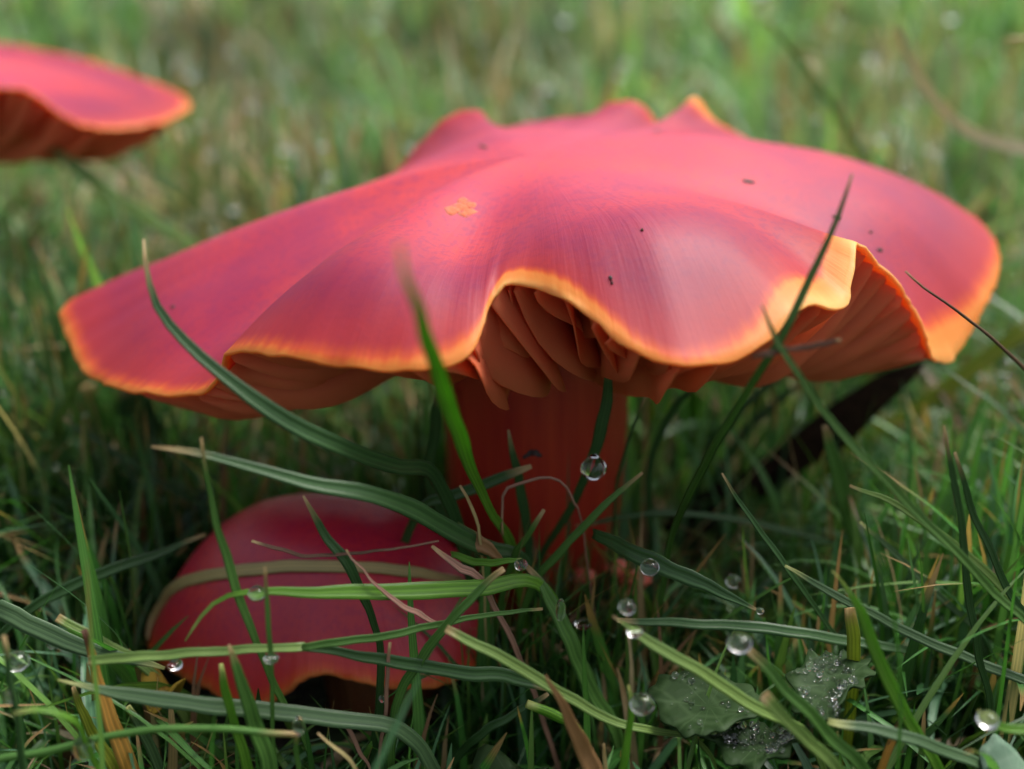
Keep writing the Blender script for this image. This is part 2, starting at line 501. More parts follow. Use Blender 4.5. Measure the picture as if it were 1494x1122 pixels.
    for g in range(n_gill):
        fi = (g + 0.25 * (random.random() - 0.5)) / n_gill * N
        i0 = int(fi) % N
        row = bot[i0]
        full = (g % 2 == 0)
        rl = np.linalg.norm(R[i0, :2] - C[:2])
        s0 = min(0.5, stem_r * 0.92 / rl) if full else 0.42 + 0.2 * random.random() + (0.12 if g % 4 == 1 else 0)
        s1 = 0.988
        m = 15
        ss = s0 + (s1 - s0) * np.linspace(0, 1, m) ** 0.75
        base = np.stack([np.interp(ss, S, row[:, k]) for k in range(3)], 1)
        nb = np.stack([np.interp(ss, S, nrm[i0][:, k]) for k in range(3)], 1)
        base = base + nb * 0.010
        t = (ss - s0) / (s1 - s0)
        D = gill_d * (gsc[i0] if gscale else 1.0) * (0.9 + 0.2 * random.random()) * (1.0 if full else 0.78)
        rimf = 1 - np.exp(-((1 - ss) / 0.11) ** 1.2)
        if full: inf = 0.55 + 0.45 * np.minimum(1, t / 0.35)
        else: inf = np.sin(np.minimum(1, t / 0.4) * math.pi / 2) ** 0.8
        dep = D * rimf * inf
        dirs = np.tile(np.array([0, 0, -1.0]), (m, 1)) * 0.75 - nb * 0.25
        dirs /= np.linalg.norm(dirs, axis=1, keepdims=True)
        rr_ = base[-1, :2] - C[:2]; rr_ = rr_ / np.linalg.norm(rr_)
        dirs = dirs + np.array([-rr_[1], rr_[0], 0]) * glean * float(np.interp(qx0[i0], [300, 700, 850, 1000, 1300], [0.7, 1.0, 0.75, 0.2, -0.25])) * (0.6 + 0.8 * random.random())
        rad = base[-1, :2] - C[:2]; rad /= np.linalg.norm(rad)
        side = np.array([-rad[1], rad[0], 0])
        q = 5
        ph, am = random.random() * 6.28, 0.06 + 0.08 * random.random()
        L_, R_ = [], []
        uvs = []
        for a_ in range(q):
            f = a_ / (q - 1)
            wav = am * f * np.sin(t * 7 + ph) + 0.03 * f * np.sin(t * 17 + 2 * ph)
            P = base + dirs * (dep * f)[:, None] + side[None] * wav[:, None]
            th = 0.018 * (1 - f) + 0.006
            L_.append(P - side * th); R_.append(P + side * th)
            uvs.append(np.stack([t, np.full(m, f)], 1))
        Vg = np.vstack(L_ + R_[::-1])
        uvg = np.vstack(uvs + uvs[::-1])
        nq = 2 * q
        ii = np.arange(m * nq).reshape(nq, m)
        Fg = np.stack([ii[:-1, :-1], ii[:-1, 1:], ii[1:, 1:], ii[1:, :-1]], -1).reshape(-1, 4)
        mesh_obj('gill', Vg, Fg, gmat, cap, uv=uvg)
    c = Cap()
    c.obj = cap
    c.top, c.nrm, c.S, c.N = top, nrm, S, N
    ft = F[[k for k in range(len(F)) if (k % (nr - 1)) < len(S) - 1]]
    c.bvh = BVHTree.FromPolygons([Vector(p) for p in V], [tuple(int(x) for x in f) for f in F])
    return c

def build_stem(root, base, topc, r0, r1, mat, flat=0.92, bulge=0.06, seed=0.0, name='stem'):
    n, m = 56, 26
    V, uv = [], []
    base = np.asarray(base, float); topc = np.asarray(topc, float)
    for j in range(m):
        t = j / (m - 1)
        c = base + (topc - base) * t
        c = c + np.array([0.10 * math.sin(t * 3.0 + seed), 0.06 * math.sin(t * 2.2), 0])
        r = r0 + (r1 - r0) * t + bulge * math.sin(t * math.pi)
        r *= 1 + 0.22 * max(0, (t - 0.86) / 0.14) ** 2
        if t < 0.08: r *= 0.8 + 0.2 * t / 0.08
        for i in range(n):
            a = i / n * math.tau
            g = 1 + 0.035 * math.sin(3 * a + seed) + 0.025 * math.sin(7 * a + 2 * t + seed) + 0.008 * math.sin(23 * a + 3 * t) 
            V.append(c + np.array([math.cos(a) * r * g, math.sin(a) * r * g * flat, 0]))
            uv.append((i / n, t))
    F = [(j * n + i, j * n + (i + 1) % n, (j + 1) * n + (i + 1) % n, (j + 1) * n + i) for j in range(m - 1) for i in range(n)]
    F.append(tuple(range(n - 1, -1, -1))); F.append(tuple((m - 1) * n + i for i in range(n)))
    return mesh_obj(name, V, F, mat, root, uv=uv)

# --- the large mushroom
C0 = np.array([0.2, 0.0, 5.55])
MAIN_RIM = [
    (90, 452, 0.3, 1.6), (103, 505, -0.5, 1.4), (130, 545, -1.2, 1.35), (200, 571, -2.0, 1.35), (280, 580, -2.7, 1.45), (318, 553, -2.95, 1.6), (331, 518, -3.1, 2.0),
    (372, 517, -3.45), (430, 525, -3.75), (520, 535, -3.95), (600, 537, -4.05), (660, 531, -4.0), (695, 512, -3.9),
    (712, 482, -3.72), (712, 452, -3.5), (710, 428, -3.32), (726, 411, -3.2), (767, 416, -3.3), (820, 436, -3.55),
    (865, 465, -3.8), (900, 497, -4.0), (950, 520, -4.15), (1000, 528, -4.2), (1050, 525, -4.1), (1100, 508, -3.95),
    (1135, 480, -3.75), (1155, 456, -3.6), (1185, 440, -3.4), (1215, 447, -3.3), (1238, 438, -3.1), (1240, 413, -2.95),
    (1247, 383, -2.8), (1247, 350, -2.55), (1266, 360, -2.25), (1300, 397, -2.05), (1330, 440, -1.9), (1350, 485, -1.8),
    (1363, 523, -1.6), (1386, 526, -1.2), (1412, 492, -0.7), (1440, 442, -0.2), (1457, 400, 0.4), (1457, 365, 0.9),
    (1437, 330, 1.5), (1400, 301, 2.0), (1340, 272, 2.4), (1280, 254, 2.8), (1200, 241, 3.1), (1145, 235, 3.3),
    (1100, 208, 3.4, 2.0), (1060, 185, 3.5, 1.7), (1034, 163, 3.6, 1.6), (1022, 146, 3.65, 1.6), (1013, 136, 3.65, 1.6), (1006, 142, 3.62, 1.5), (1005, 170, 3.5, 1.5), (1003, 199, 3.4, 1.5), (988, 206, 3.35, 1.5),
    (962, 181, 3.6, 1.6), (932, 150, 3.7, 1.8), (895, 150, 3.7, 2.0), (860, 168, 3.7, 2.2), (800, 175, 3.7, 2.2), (735, 186, 3.6, 2.0), (718, 194, 3.5, 2.0),
    (706, 166, 3.5), (688, 160, 3.5), (665, 164, 3.5), (640, 180, 3.4, 2.2), (600, 222, 3.3, 2.1), (560, 270, 3.1, 2.0), (500, 308, 2.8, 1.8), (400, 345, 2.3, 1.6),
    (300, 370, 1.9, 1.5), (200, 396, 1.4, 1.4), (130, 425, 0.9, 1.6)]
def margin0(x, y, Y):
    # yellow edge widened on arch, fold and lobe; fold's extra paints in transmitted light
    if Y > 0.5: return 0.04 if 980 < x < 1045 else -0.015
    if 690 < x < 905 and y < 505: return 0.045
    if 1120 < x < 1300 and y < 470: return 0.075
    if 1300 <= x < 1400: return 0.05
    if x >= 1400: return 0.012
    return 0.0
big = empty('waxcap_mushroom', (0.3, 0, 0))
tag(big, 'large open red waxcap with wavy yellow-edged cap and thick red stem', 'mushroom', 'red waxcap mushrooms')
cap0 = build_cap(big, C0, MAIN_RIM, M_CAP, M_GILL, gill_d=1.3, stem_r=1.05, t_mid=0.75, margin=margin0, glean=0.2, gscale=True, bulges=((520, 440, 5.0, 0.26, 0.9, 1.1), (980, 420, 5.0, 0.30, 1.0, 1.2), (690, 360, 5.2, -0.22, 1.3, 0.45), (1150, 330, 5.1, -0.16, 1.2, 0.5), (330, 430, 4.5, -0.14, 1.2, 0.5), (200, 440, 4.3, 0.15, 0.9, 0.9), (1330, 320, 5.0, 0.14, 0.9, 0.9), (800, 270, 5.5, 0.05, 0.8, 1.3)), soften=lambda x, y, Y: 690 < x < 745 and y < 505 and Y < 0)
build_stem(big, (0.22, 0.05, -0.25), (0.13, 0.05, 5.0), 0.95, 1.07, M_STEM)

# --- the small mushroom in its shade
C1 = at(490, 735, -1.85)
SMALL_RIM = [
    (216, 935, -1.9), (228, 962, -2.3), (262, 985, -2.7), (300, 1003, -2.95), (330, 1020, -3.1), (375, 1031, -3.2), (410, 1015, -3.25),
    (440, 994, -3.3), (475, 986, -3.35), (520, 996, -3.4), (580, 1003, -3.4), (630, 1000, -3.3), (675, 985, -3.1), (705, 960, -2.8),
    (725, 930, -2.4), (728, 890, -1.95), (712, 860, -1.6), (680, 835, -1.35), (640, 815, -1.2), (560, 800, -1.0), (480, 795, -0.85), (400, 800, -0.8),
    (330, 815, -0.9), (275, 840, -1.1), (235, 885, -1.5)]
small = empty('waxcap_mushroom', (C1[0], C1[1], 0))
tag(small, 'smaller domed crimson waxcap crouching in the shade under the large one', 'mushroom', 'red waxcap mushrooms')
cap1 = build_cap(small, C1, SMALL_RIM, M_CAP2, M_GILL2, ns=36, N=300, sig_in=9, t_rim=0.07, t_mid=0.35, lump=0.06,
                 n_gill=48, gill_d=0.4, stem_r=0.5, seed=3.3, k_def=2.7)
build_stem(small, (C1[0] + 0.30, C1[1] - 0.25, -0.25), (C1[0] + 0.1, C1[1], C1[2] - 0.28), 0.55, 0.5, M_STEM2, seed=1.0)

# --- the blurred mushroom farther back
C2 = at(-140, 95, 8.2)
FAR_RIM = [
    (277, 152, 8.2), (255, 170, 7.6), (215, 181, 7.0), (165, 188, 6.5), (120, 182, 6.1), (85, 162, 5.9), (55, 140, 5.8), (20, 127, 5.7), (-30, 130, 5.6),
    (-80, 150, 5.6), (-140, 170, 5.7), (-200, 175, 6.0), (-270, 165, 6.6), (-330, 150, 7.4), (-350, 125, 8.4), (-310, 100, 9.4),
    (-240, 80, 10.2), (-150, 65, 10.8), (-60, 60, 11.0), (30, 68, 10.8), (110, 84, 10.3), (190, 108, 9.6), (250, 132, 8.9)]
far = empty('waxcap_mushroom', (C2[0], C2[1], 0.1))
tag(far, 'blurred pink-red waxcap standing in the lawn behind the large mushroom', 'mushroom', 'red waxcap mushrooms')
build_cap(far, C2, FAR_RIM, M_CAP, M_GILL, ns=30, N=240, sig_in=9, n_gill=72, gill_d=0.95, stem_r=0.7, seed=8.1, k_def=2.0, lump=0.04)
build_stem(far, (C2[0], C2[1] + 0.1, -0.2), (C2[0], C2[1], C2[2] - 0.4), 0.65, 0.7, M_STEM, seed=2.0)

# --- the torn spot on the big cap
def on_cap(px, py, cap=cap0, off=0.012):
    d = ray(px, py)
    h = cap.bvh.ray_cast(Vector(CAM), Vector(d))
    if h[0] is None: return None, None
    n = h[1]
    if n.dot(Vector(d)) > 0: n = -n
    return np.array(h[0] + n * off), np.array(n)

def flake(name, poly, mat, parent=None, cap=cap0, off=0.01, thick=0.02, dome=0.02):
    """thin irregular piece lying on a cap, its outline laid on the surface"""
    ring, nr = [], []
    for (x, y) in poly:
        p, n = on_cap(x, y, cap, 0)
        ring.append(p); nr.append(n)
    c = np.mean(ring, 0); n = np.mean(nr, 0); n /= np.linalg.norm(n)
    V = [p - q * 0.02 for p, q in zip(ring, nr)] + [p + q * off for p, q in zip(ring, nr)]
    inner = [c + (p - c) * 0.55 + n * (off + dome + 0.02 * (random.random() - 0.5)) for p in ring]
    V += inner + [c + n * (off + dome * 0.4)]
    m = len(ring)
    F = []
    for i in range(m):
        k = (i + 1) % m
        F += [(i, k, m + k, m + i), (m + i, m + k, 2 * m + k, 2 * m + i), (2 * m + i, 2 * m + k, 3 * m)]
    uv = [(0.5 + 0.5 * math.cos(i), 0.5 + 0.5 * math.sin(i)) for i in range(len(V))]
    return mesh_obj(name, V, F, mat, parent, uv=uv)

for (sx, sy, sr) in ((658, 308, 13), (670, 303, 15), (681, 309, 14), (676, 294, 10), (687, 300, 9)):
    flake('torn_spot', [(sx + sr * (0.6 + 0.6 * random.random()) * math.cos(k * 0.785), sy + 0.55 * sr * (0.6 + 0.6 * random.random()) * math.sin(k * 0.785)) for k in range(8)],
          M_SCAR, cap0.obj, off=0.001, dome=0.005)

def speck(px, py, l, wd, ang, label, mat, cat='debris'):
    ca, sa = math.cos(ang), math.sin(ang)
    poly = []
    for k in range(8):
        a = k / 8 * math.tau
        r = 0.5 + 0.4 * random.random()
        u, v = math.cos(a) * l / 2 * r, math.sin(a) * wd / 2 * r
        poly.append((px + u * ca - v * sa, py + u * sa + v * ca))
    o = flake('debris_flake', poly, mat, off=0.008, dome=0.008)
    tag(o, label, cat, 'dark flecks of debris on the big cap')
BR = BM['black']
speck(1091, 265, 24, 7, 0.15, 'longest dark fleck of debris lying high on the large red cap', BR)
speck(891, 406, 9, 7, 1.0, 'dark double speck on the red lobe right of the gill arch', BR)
speck(893, 413, 7, 5, 0.6, 'tiny speck just under the dark double speck on the red lobe', BR)
speck(705, 214, 18, 5, 0.2, 'slim brown fleck near the upturned back edge of the large cap', BM['brown'])
speck(959, 192, 10, 6, 0.5, 'small dark fleck beside the notch in the back edge of the large cap', BR)
speck(1284, 365, 12, 6, 0.2, 'dark fleck on the right lobe beside the yellow fold', BR)
speck(1270, 339, 7, 5, 0.1, 'tiny dark fleck above the yellow fold on the large cap', BR)
speck(1221, 318, 20, 4, 0.35, 'thin fleck of dead grass behind the crossing blade on the large cap', BM['brown'])
speck(252, 448, 11, 5, -0.6, 'lone dark fleck on the left lobe of the large cap', BR)
speck(937, 336, 6, 5, 0.0, 'pin-sized brown speck in the middle of the large cap', BM['brown'])

# ------------------------------------------------------------------ grass blades that can be picked out
SMALLBVH = cap1.bvh
def blade(label, mat, pts, wid, roll=0.35, twist=0.3, fold=0.32, round_=False, root=True, group=None, name='grass_shoot', cat='grass blade', tipend=0, lie=None):
    """pts: (px, py, Y) from tip to root; wid: widths in px (interpolated)"""
    P = []
    for p in pts:
        if lie is not None:
            q, n = on_cap(p[0], p[1], lie, 0.035)
            P.append(q if q is not None else at(*p))
        else:
            P.append(at(*p))
    P = np.array(P)
    wpx = np.interp(np.linspace(0, 1, len(P)), np.linspace(0, 1, len(wid)), wid)
    dep = (P - CAM) @ FWD
    wc = wpx * dep / FPX * 0.96
    if root and P[-1][2] > 0.15:
        t = P[-1] - P[-2]; t /= np.linalg.norm(t)
        z = P[-1][2]
        k = np.array([t[0], t[1] * 0.6 + 0.25, 0]) * (z * 0.45)
        P = np.vstack([P, P[-1] + k * 0.55 - np.array([0, 0, z * 0.5]), P[-1] + k - np.array([0, 0, z + 0.15])])
        wc = np.concatenate([wc, [wc[-1] * 0.9, wc[-1] * 0.7]])
    n = max(14, min(44, int(len(P) * 5)))
    S = catmull(np.hstack([P, wc[:, None]]), n)
    Q, W = S[:, :3], np.maximum(S[:, 3], 0.012)
    # small unevenness so that no edge is a perfect curve
    sd = random.random() * 50
    for i in range(n):
        W[i] *= 1 + 0.10 * noise.noise(Vector((sd, i * 0.45, 0)))
        Q[i] += 0.018 * np.array([noise.noise(Vector((sd + 9, i * 0.3, k))) for k in range(3)])
    T = np.gradient(Q, axis=0); T /= np.linalg.norm(T, axis=1, keepdims=True)
    V, uv = [], []
    if round_:
        prof = [(math.cos(a), math.sin(a)) for a in np.linspace(0, math.tau, 9)[:-1]]
        us = [0.5 + 0.5 * c for c, s in prof]
    else:
        up = [(-1.0, 0.0), (-0.55, -0.55), (0.0, -1.0), (0.55, -0.55), (1.0, 0.0)]
        prof = None
    for i in range(n):
        view = Q[i] - CAM; view /= np.linalg.norm(view)
        side = np.cross(T[i], view); side /= max(np.linalg.norm(side), 1e-6)
        nn = np.cross(side, T[i])
        r = roll + twist * (i / (n - 1) - 0.5) * 2
        s2 = side * math.cos(r) + nn * math.sin(r)
        n2 = np.cross(s2, T[i])
        h = W[i] / 2
        v = 1 - i / (n - 1)
        if round_:
            for (c, s), u_ in zip(prof, us):
                V.append(Q[i] + s2 * c * h + n2 * s * h); uv.append((u_, v))
        else:
            th = 0.006 + 0.012 * min(1, W[i] / 0.15)
            for (a, b) in up: V.append(Q[i] + s2 * a * h - n2 * b * h * fold); uv.append((0.5 + a / 2, v))
            for (a, b) in reversed(up): V.append(Q[i] + s2 * a * h * 0.96 - n2 * (b * h * fold) - n2 * th); uv.append((0.5 + a / 2, v))
    q = 8 if round_ else 10
    F = [(i * q + j, i * q + (j + 1) % q, (i + 1) * q + (j + 1) % q, (i + 1) * q + j) for i in range(n - 1) for j in range(q)]
    F.append(tuple(range(q - 1, -1, -1))); F.append(tuple((n - 1) * q + j for j in range(q)))
    o = mesh_obj(name, V, F, BM[mat], uv=uv)
    tag(o, label, cat, group)
    return o

G_CAP = 'blades crossing in front of the large cap'
G_STEM = 'blades around the base of the red stem'
G_SMALL = 'blades lying in front of the small mushroom'
G_RIGHT = 'blades right of the stem'
G_LEFT = 'blades at the left of the small mushroom'
G_BACK = 'blurred blades behind the mushrooms'
# in front of the large cap
blade('long dark green blade curving up over the left lobe of the large cap', 'dark',
      [(211, 350, -3.9), (215, 395, -4.0), (232, 452, -4.1), (275, 505, -4.2), (340, 560, -4.3), (415, 610, -4.3), (495, 650, -4.1), (570, 680, -3.6), (640, 700, -2.9)], [3, 8, 13, 17, 22, 27, 28, 26, 22], 0.2, 0.2, group=G_CAP)
blade('bright green blade standing before the stem, its tip out of focus against the cap', 'bright',
      [(582, 352, -7.0), (597, 415, -6.6), (616, 475, -6.0), (637, 535, -5.4), (655, 592, -4.8), (673, 645, -4.2), (692, 695, -3.7), (717, 748, -3.2), (748, 803, -2.7)], [4, 13, 20, 25, 27, 24, 17, 14, 16], 0.25, 0.2, group=G_CAP)
blade('thin upright blade crossing the yellow fold of the large cap', 'plain',
      [(1243, 254, -4.2), (1216, 330, -4.3), (1182, 408, -4.4), (1150, 473, -4.5), (1118, 525, -4.5), (1083, 585, -4.3), (1042, 650, -4.0), (1006, 720, -3.5), (978, 790, -2.9)], [3, 9, 12, 13, 13, 13, 14, 15, 12], 0.6, 0.2, 0.5, group=G_CAP)
blade('slim blade leaning right from the front edge of the large cap, crossing the upright one', 'plain',
      [(1111, 446, -4.7), (1131, 492, -4.75), (1162, 542, -4.8), (1206, 605, -4.8), (1262, 668, -4.8), (1325, 735, -4.7), (1390, 800, -4.6), (1450, 865, -4.5), (1520, 940, -4.4)], [3, 9, 10, 12, 13, 14, 15, 15, 15], 0.6, 0.2, 0.5, group=G_CAP)
blade('dry brown stalk slanting across the right lobe of the large cap', 'brown',
      [(1321, 396, -3.4), (1350, 418, -3.2), (1400, 455, -2.9), (1450, 497, -2.5), (1500, 545, -2.1), (1560, 620, -1.5)], [3, 4, 5, 6, 5], 0.3, 0, round_=True, group=G_CAP, name='dry_stalk', cat='stalk')
blade('short dry blade tip, yellow to brown, resting under the right front lobe', 'brown',
      [(1228, 496, -4.7), (1190, 503, -4.7), (1150, 510, -4.75), (1118, 516, -4.8), (1096, 521, -4.8)], [5, 8, 7, 9, 3], 0.3, 0, round_=False, root=False, group=G_CAP, name='dry_shoot')
blade('dark blade hanging before the right side of the red stem', 'dark',
      [(891, 512, -2.6), (887, 560, -2.55), (880, 610, -2.5), (869, 655, -2.45), (852, 700, -2.35), (825, 755, -2.2), (790, 810, -2.0)], [5, 14, 19, 18, 14, 12, 10], 0.3, 0.3, group=G_STEM)
blade('dark blade pressed against the left side of the red stem', 'dark',
      [(642, 560, -2.2), (636, 610, -2.1), (627, 680, -2.0), (632, 725, -1.9), (655, 765, -1.8), (690, 800, -1.7)], [8, 16, 18, 16, 15, 12], 0.4, 0.3, group=G_STEM)
blade('long dark blade lying above the small mushroom, pale at its tip', 'dark',
      [(221, 652, -4.6), (290, 662, -4.6), (370, 684, -4.5), (450, 705, -4.4), (540, 722, -4.2), (600, 742, -3.9), (650, 772, -3.6), (710, 800, -3.2), (770, 822, -2.8)], [4, 12, 17, 22, 27, 30, 30, 26, 18], 0.3, 0.2, group=G_SMALL)
blade('brown-spotted upright blade beside the left shoulder of the small mushroom', 'green',
      [(292, 640, -4.6), (303, 705, -4.6), (316, 765, -4.6), (333, 822, -4.6), (352, 880, -4.6), (376, 940, -4.6), (405, 1010, -4.5), (440, 1070, -4.3)], [3, 8, 11, 14, 14, 12, 11, 10], 0.4, 0.3, group=G_SMALL)
blade('pale straw blade lying bent over the top of the small mushroom', 'straw',
      [(219, 935, -3), (224, 912, -3), (238, 884, -3), (262, 856, -3), (320, 839, -3), (400, 829, -3), (500, 828, -3), (590, 836, -3), (670, 850, -3)], [6, 9, 12, 17, 19, 19, 18, 17, 12], 0.0, 0.0, 0.08, root=False, group=G_SMALL, lie=cap1)
blade('bright green blade with a drooping pale tip before the small mushroom', 'bright',
      [(270, 935, -4.7), (296, 898, -4.7), (328, 872, -4.65), (380, 864, -4.6), (450, 864, -4.5), (540, 864, -4.3), (630, 862, -4.1), (700, 860, -3.9), (790, 855, -3.5)], [3, 6, 8, 11, 17, 25, 27, 26, 18], 0.15, 0.15, 0.2, group=G_SMALL)
blade('thick light green stem lying level before the small mushroom, brown at its cut end', 'pale',
      [(128, 964, -4.85), (200, 958, -4.85), (290, 952, -4.8), (370, 947, -4.75), (445, 944, -4.7)], [15, 16, 15, 14, 14], 0.2, 0.1, 0.5, root=False, group=G_SMALL, name='grass_stalk', cat='grass stem')
blade('narrow light green blade rising right from the level grass stem', 'green',
      [(792, 888, -4.0), (740, 894, -4.1), (680, 902, -4.25), (600, 920, -4.4), (520, 934, -4.6), (440, 944, -4.75)], [4, 7, 9, 12, 13, 12], 0.3, 0.1, root=False, group=G_SMALL)
blade('dark green blade sinking right from the level grass stem', 'dark',
      [(800, 1000, -4.2), (740, 988, -4.25), (660, 978, -4.35), (570, 964, -4.5), (490, 950, -4.62), (440, 945, -4.7)], [16, 22, 22, 19, 14, 9], 0.2, 0.1, root=False, group=G_SMALL)
blade('pointed dark blade leaning across the middle of the small mushroom', 'dark',
      [(444, 724, -4.1), (465, 766, -4.1), (500, 815, -4.1), (528, 862, -4.05), (545, 905, -4.0), (556, 960, -3.95), (553, 1030, -3.9), (545, 1110, -3.8)], [3, 12, 17, 15, 11, 12, 14, 14], 0.3, 0.3, group=G_SMALL)
blade('thin upright blade crossing the level grass stem by the bright drop', 'green',
      [(386, 828, -5.0), (390, 880, -5.0), (394, 940, -5.0), (397, 1010, -4.95), (398, 1090, -4.9)], [3, 7, 8, 7, 6], 0.4, 0.3, round_=False, group=G_SMALL)
blade('short bright green blade below the hem of the small mushroom', 'bright',
      [(323, 968, -5.0), (328, 1005, -5.0), (342, 1055, -4.95), (362, 1122, -4.9)], [6, 13, 14, 17], 0.2, 0.2, group=G_SMALL)
blade('broad dark blade rising in front of the small mushroom hem', 'green',
      [(333, 940, -5.1), (348, 985, -5.1), (367, 1040, -5.05), (390, 1115, -5.0)], [4, 17, 23, 26], 0.35, 0.2, group=G_SMALL)
blade('large flat grey-green blade lying level below the small mushroom', 'blue',
      [(84, 992, -5.0), (125, 1002, -5.0), (190, 1014, -4.95), (280, 1026, -4.9), (380, 1036, -4.8), (480, 1048, -4.7), (590, 1068, -4.5)], [3, 9, 22, 25, 26, 26, 24], 0.1, 0.15, 0.15, group=G_SMALL)
blade('smooth round green stalk bowed along the bottom left, wet at its end', 'green',
      [(434, 1072, -5.3), (380, 1067, -5.3), (300, 1063, -5.3), (220, 1064, -5.3), (140, 1078, -5.3), (60, 1098, -5.3), (-30, 1122, -5.3)], [9, 11, 12, 12, 12, 13, 13], 0.3, 0, round_=True, group=G_LEFT, name='grass_stalk', cat='grass stem')
blade('short green stalk dropping from the wet end of the bowed stalk', 'green',
      [(432, 1068, -5.28), (431, 1090, -5.25), (436, 1130, -5.2)], [5, 8, 8], 0.3, 0, group=G_LEFT)
blade('light green blade hooked over beside the bottom left drop', 'bright',
      [(20, 1041, -5.6), (50, 1034, -5.6), (85, 1040, -5.55), (108, 1052, -5.5), (121, 1072, -5.45)], [6, 9, 10, 10, 8], 0.3, 0.2, 0.2, group=G_LEFT)
blade('dark upright stem at the far left rim of the grass, tipped with a bead', 'dark',
      [(6, 928, -5.5), (14, 980, -5.5), (24, 1040, -5.5), (35, 1122, -5.45)], [6, 11, 11, 12], 0.3, 0, round_=True, group=G_LEFT, name='grass_stalk', cat='grass stem')
blade('orange tan dead blade blotched with brown, hanging down at the left', 'tan',
      [(122, 918, -4.7), (136, 960, -4.7), (148, 1010, -4.75), (165, 1060, -4.8), (190, 1125, -4.8)], [9, 13, 18, 24, 28], 0.2, 0.3, 0.2, group=G_LEFT)
blade('yellow green blade tucked behind the orange tan dead blade', 'yellow',
      [(108, 1003, -4.5), (118, 1035, -4.5), (138, 1075, -4.45), (170, 1125, -4.4)], [6, 13, 17, 20], 0.3, 0.2, group=G_LEFT)
blade('bluish blade sloping down behind the bowed stalk', 'blue',
      [(186, 1030, -4.6), (205, 1060, -4.55), (222, 1095, -4.5), (236, 1130, -4.45)], [8, 14, 16, 16], 0.2, 0.2, group=G_LEFT)
blade('broad grey-green blade lying flat at the left, running to the dead blade', 'blue',
      [(240, 975, -3.9), (200, 965, -3.95), (120, 945, -4.0), (50, 915, -4.0), (-20, 895, -4.0)], [5, 14, 25, 30, 30], 0.2, 0.1, 0.15, group=G_LEFT)
blade('pale green blade with a tan cut end pointing at the small mushroom', 'pale',
      [(84, 900, -3.6), (120, 920, -3.6), (165, 945, -3.6), (225, 985, -3.6)], [14, 15, 15, 14], 0.2, 0.1, 0.2, group=G_LEFT)
blade('dark curved blade arching left of the small mushroom', 'dark',
      [(300, 780, -2.2), (250, 800, -2.4), (195, 820, -2.6), (135, 842, -2.8), (68, 872, -3.0), (0, 926, -3.2), (-40, 970, -3.3)], [5, 10, 16, 18, 17, 12, 11], 0.3, 0.2, group=G_LEFT)
# tuft before the stem
blade('strong green blade running down left from the tuft before the stem', 'green',
      [(735, 830, -4.3), (690, 870, -4.35), (655, 908, -4.4), (618, 955, -4.4), (588, 1000, -4.4), (575, 1050, -4.35), (570, 1110, -4.3)], [9, 13, 14, 15, 15, 14, 13], 0.4, 0.2, group=G_STEM)
blade('pale ribbed blade slanting down right below the tuft', 'pale',
      [(650, 919, -4.75), (700, 943, -4.75), (755, 972, -4.7), (810, 1005, -4.65), (870, 1040, -4.6), (940, 1065, -4.5), (1020, 1082, -4.3)], [13, 17, 18, 18, 16, 13, 8], 0.2, 0.1, 0.4, group=G_STEM)
blade('broad dark blade falling from the tuft with a wet sheen at its bend', 'green',
      [(768, 826, -3.4), (790, 852, -3.5), (812, 892, -3.55), (835, 945, -3.6), (862, 1005, -3.6), (895, 1060, -3.6)], [8, 13, 22, 24, 24, 22], 0.4, 0.3, group=G_STEM)
blade('short upright dark blade in the middle of the red stem', 'dark',
      [(743, 628, -2.4), (749, 665, -2.4), (757, 705, -2.35), (766, 750, -2.3), (772, 800, -2.2)], [3, 11, 15, 16, 14], 0.3, 0.2, group=G_STEM)
blade('dark blade crossing low before the stem towards the black fragment', 'dark',
      [(775, 680, -2.6), (740, 693, -2.6), (695, 710, -2.55), (650, 728, -2.5), (610, 750, -2.4)], [7, 16, 18, 18, 14], 0.2, 0.1, group=G_STEM)
blade('slender green blade rising right from the tuft past the big drop', 'green',
      [(937, 690, -2.9), (905, 715, -2.95), (868, 752, -3.0), (830, 790, -3.0), (790, 835, -3.0), (770, 870, -2.9)], [4, 9, 12, 13, 13, 12], 0.4, 0.2, group=G_STEM)
blade('short stub of grass leaning right out of the tuft', 'green',
      [(794, 744, -3.1), (778, 768, -3.1), (760, 795, -3.05), (748, 815, -3.0)], [6, 9, 10, 10], 0.3, 0.1, group=G_STEM)
blade('horizontal bright tip poking out of the tuft, bead at its point', 'bright',
      [(762, 817, -3.7), (740, 818, -3.7), (715, 822, -3.65), (690, 818, -3.55), (660, 810, -3.4)], [4, 9, 12, 12, 10], 0.2, 0.1, root=False, group=G_STEM)
blade('dead blade, brown with a grey-green end, leaning on the tuft', 'half',
      [(733, 818, -3.3), (712, 800, -3.3), (690, 788, -3.3), (672, 778, -3.3), (662, 770, -3.25)], [5, 20, 27, 28, 24], 0.2, 0.1, 0.3, root=False, group=G_STEM)
blade('bleached hair-thin strand arched before the red stem', 'pink',
      [(733, 780, -3.0), (734, 735, -3.0), (737, 715, -3.0), (760, 706, -3.0), (795, 697, -3.0), (822, 706, -2.95), (838, 735, -2.9), (848, 760, -2.8)], [4, 4, 6, 5, 4, 4, 3], 0.3, 0, round_=True, group=G_STEM, name='dry_strand', cat='strand')
blade('small pale curl of dry grass left of the tuft', 'straw',
      [(671, 709, -3.4), (685, 730, -3.4), (696, 760, -3.35), (700, 790, -3.3)], [4, 5, 5, 4], 0.3, 0, group=G_STEM, name='dry_strand', cat='strand')
blade('pinkish dead blade lying left of the tuft over the small mushroom', 'pink',
      [(630, 797, -3.9), (655, 817, -3.9), (680, 835, -3.85), (704, 850, -3.8)], [5, 10, 14, 10], 0.2, 0.1, group=G_SMALL)
